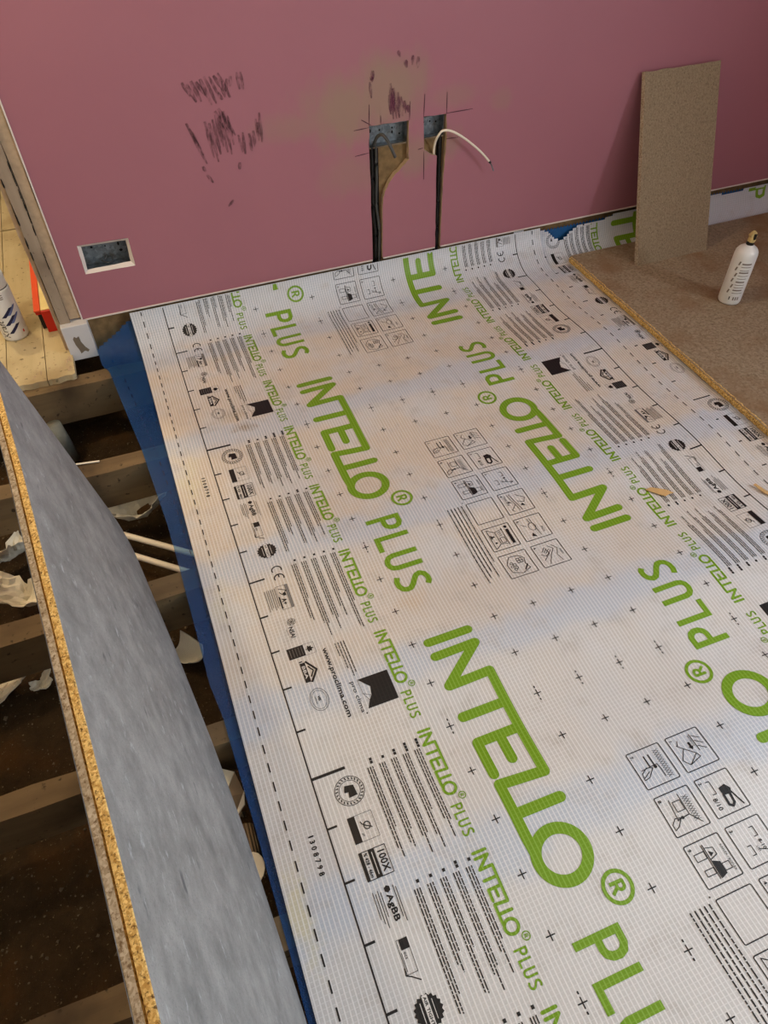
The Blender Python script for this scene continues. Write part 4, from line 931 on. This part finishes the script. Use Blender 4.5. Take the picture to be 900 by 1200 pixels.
# red channel lying beside the post
rc_ = empty('red_toolbox', (-0.352, 2.335, .020))
mb = MB(); mb.box(.018, .080, 0, .60, .0, .078); mb.box(0, .018, .004, .60, .066, .078); mb.build('case_side', MAT['red'], rc_, bevel=.002)
mb = MB(); mb.box(0.002, .018, .03, .60, 0, .066); mb.build('dark_recess', MAT['blackp'], rc_)
mb = MB(); mb.box(-.002, .018, 0, .60, .0785, .084); mb.build('top_rail', MAT['orange'], rc_, bevel=.001)  # top edge of the red case, its warm glow put into the orange
mb = MB(); mb.box(.019, .080, .006, .60, .0785, .081); mb.build('top_strip', MAT['creamtop'], rc_)  # pale cream strip over the rest of the case top
tag(rc_, 'long red case with pale top lying on the hall boards against the door post', 'case')

# ------------------------------------------------------------------ debris in the void
def crumple(name, cx_, cy_, z, sx, sy, rz, amp, seed, mat, label, fold=0.0, hole=None, tilt=(0, 0), cat='paper', n=12, group=None):
    rr = random.Random(seed); mb = MB(); P = {}
    ridges = [(rr.uniform(0, 6.28), rr.uniform(-.4, .4), rr.uniform(.5, 1)) for _ in range(7)]
    for i in range(n + 1):
        for j in range(n + 1):
            u, v = i / n - .5, j / n - .5; h = 0
            for (a, o_, s_) in ridges: h += s_ * abs((u * math.cos(a) + v * math.sin(a)) - o_)
            rad = math.hypot(u, v); w = 1 + .18 * math.sin(3 * math.atan2(v, u) + seed) + .1 * math.sin(7 * math.atan2(v, u) + 2 * seed)
            P[i, j] = (u * sx * w + rr.uniform(-.3, .3) * sx / n, v * sy * w + rr.uniform(-.3, .3) * sy / n, h * amp * .5 + rr.uniform(0, amp * .15) + fold * (2 * u) ** 2 + tilt[0] * u + tilt[1] * v)
    mz = min(p[2] for p in P.values())
    for i in range(n):
        for j in range(n):
            if hole and math.hypot((i + .5) / n - hole[0], (j + .5) / n - hole[1]) < hole[2]: continue
            q = [P[i, j], P[i + 1, j], P[i + 1, j + 1], P[i, j + 1]]; q = [(a[0], a[1], a[2] - mz) for a in q]
            mb.face([q[0], q[1], q[2]]); mb.face([q[0], q[2], q[3]])
    o = mb.build(name, mat, loc=(cx_, cy_, z)); o.rotation_euler = (0, 0, rz)
    bm_ = bmesh.new(); bm_.from_mesh(o.data); bmesh.ops.remove_doubles(bm_, verts=bm_.verts, dist=1e-6); bm_.to_mesh(o.data); bm_.free()
    s = o.modifiers.new('thick', 'SOLIDIFY'); s.thickness = .0012
    return tag(o, label, cat, group)
Z0 = -.21
crumple('crumpled_paper', -0.55, 1.525, Z0 + .03, .12, .085, .5, .095, 1, MAT['paper'], 'crumpled pale sheet in the void, above another one, left of the grey board')
crumple('crumpled_paper', -0.535, 1.375, Z0 + .03, .12, .10, -.2, .105, 2, MAT['paper'], 'larger crumpled pale sheet left of the grey board, at the side of the third joist')
crumple('crumpled_paper', -0.185, 1.580, Z0 + .02, .155, .10, .1, .075, 6, MAT['paper'], 'torn cup-shaped paper with a hole, in the void by the second joist', .03, (.55, .62, .17))
crumple('crumpled_paper', -0.57, 1.14, Z0, .11, .07, .35, .045, 8, MAT['paper'], 'pointed paper scrap on the soil in front of the third joist')
crumple('crumpled_paper', -0.495, 1.12, Z0, .05, .04, .3, .025, 12, MAT['paper'], 'small paper scrap on the soil right up to the grey board')
# scoop shaped scrap
mb = MB(); n = 20; m_ = 24; P = {}
for i in range(n + 1):
    for j in range(m_ + 1):
        u = i / n; v = j / m_ * 2 - 1; wv = .036 * (1 - .25 * u * u); P[i, j] = (.085 * u - .04 + .006 * math.cos(v * 2), v * wv, .012 + .022 * v * v - .010 * u + (.012 * (u - .8) / .2 if u > .8 else 0))
for i in range(n):
    for j in range(m_): mb.face([P[i, j], P[i + 1, j], P[i + 1, j + 1], P[i, j + 1]])
o = mb.build('scoop_scrap', MAT['paper'], smooth=True, loc=(-0.146, 1.068, Z0 + .01)); o.rotation_euler = (.1, -.15, -.9)
tag(o, 'scoop-shaped cream scrap on the soil between the third and fourth joists', 'scrap'); s = o.modifiers.new('thick', 'SOLIDIFY'); s.thickness = .002
def card(name, pts, z, mat, label, hts):
    mb = MB(); mb.face([(x, y, z + h) for (x, y), h in zip(pts, hts)]); o = mb.build(name, mat); s = o.modifiers.new('thick', 'SOLIDIFY'); s.thickness = .003; return tag(o, label, 'card')
fc = empty('folded_card', (-0.125, .66, -.16)); tag(fc, 'folded cream card wedged in front of the fourth joist, beside the grey board', 'card')
def cpart(name, pts, mat, par):
    mb = MB(); p0 = par.location; mb.face([tuple(Vector(p) - p0) for p in pts]); o = mb.build(name, mat, par); s = o.modifiers.new('thick', 'SOLIDIFY'); s.thickness = .002
cpart('flap', [(-.165, .690, -.08), (-.130, .692, -.07), (-.096, .668, -.07), (-.128, .626, -.075), (-.17, .64, -.09)], MAT['paper'], fc)
cpart('side', [(-.096, .668, -.07), (-.088, .625, -.08), (-.112, .590, -.12), (-.150, .61, -.12), (-.128, .626, -.075)], MAT['card'], fc)
cpart('rim', [(-.086, .627, -.078), (-.092, .598, -.075), (-.118, .578, -.078), (-.110, .590, -.085)], MAT['paper'], fc)
fd = empty('card_tube', (-0.11, .54, -.18)); tag(fd, 'curled brown card with a pale rounded end, below the folded cream card', 'card')
mb = MB(); n = 14
A = []
for i in range(n + 1):
    a = math.radians(-20 + 200 * i / n); A.append(((-.116 + .032 * math.cos(a), .572, -.130 + .035 * math.sin(a)), (-.116 + .030 * math.cos(a), .485, -.130 + .030 * math.sin(a))))
for i in range(n): mb.face([tuple(Vector(p) - fd.location) for p in (A[i][0], A[i + 1][0], A[i + 1][1], A[i][1])])
o = mb.build('curl', MAT['card'], fd, smooth=True); s = o.modifiers.new('thick', 'SOLIDIFY'); s.thickness = .002
mb = MB(); mb.face([tuple(Vector((-.110 + .026 * math.cos(a / 16 * 6.2832), .485 + .030 * math.sin(a / 16 * 6.2832), -.098 + .008 * math.cos(a / 16 * 6.2832))) - fd.location) for a in range(16)]); o = mb.build('round_end', MAT['paper'], fd); s = o.modifiers.new('thick', 'SOLIDIFY'); s.thickness = .002
# pipes
def pipe(a, b, r, label):
    a, b = Vector(a), Vector(b); d = b - a; mb = MB(); mb.tube([a - d * 1.2, a - d * .4, a, b, b + d * .6, b + d * 1.5], r, 12); return tag(mb.build('plastic_pipe', MAT['cream'], smooth=True), label, 'pipe', 'plastic pipes in the void')
pipe((-.229, 1.479, -.15), (-.100, 1.371, -.15), .0085, 'cream plastic pipe in the void, closer to the cup-shaped paper of the two')
pipe((-.217, 1.395, -.15), (-.108, 1.300, -.15), .0085, 'cream plastic pipe in the void, closer to the third joist of the two')
mb = MB(); mb.tube([(-.375, 1.985, -.24), (-.380, 1.99, -.16), (-.386, 1.995, -.10)], [.028, .027, .026], 18); tag(mb.build('clay_pipe', MAT['tube'], smooth=True), 'stub of grey pipe standing in the void by the first joist', 'pipe')
mb = MB(); mb.tube([(-.335, 1.655, .004), (-.245, 1.640, .003)], .0025, 6); tag(mb.build('thin_stick', MAT['cream']), 'thin pale stick lying on the second joist', 'stick')
# slivers on the sheet
def sliver(pts, lab):
    mb = MB(); zz = [sheet.at(x, y, .0008)[2] for x, y in pts]; z = max(zz)
    mb.face([(x, y, z + .002) for x, y in pts]); o = mb.build('wood_sliver', MAT['sliver']); s = o.modifiers.new('thick', 'SOLIDIFY'); s.thickness = .002; tag(o, lab, 'sliver')
sliver([(1.090, .982), (1.108, .984), (1.140, .962), (1.152, .945), (1.140, .946), (1.125, .943), (1.112, .956)], 'short torn wood sliver lying on the black print of the membrane')
sliver([(1.358, .888), (1.366, .889), (1.372, .862), (1.384, .835), (1.372, .832), (1.362, .858)], 'forked wood sliver lying by the dashed line of the membrane')
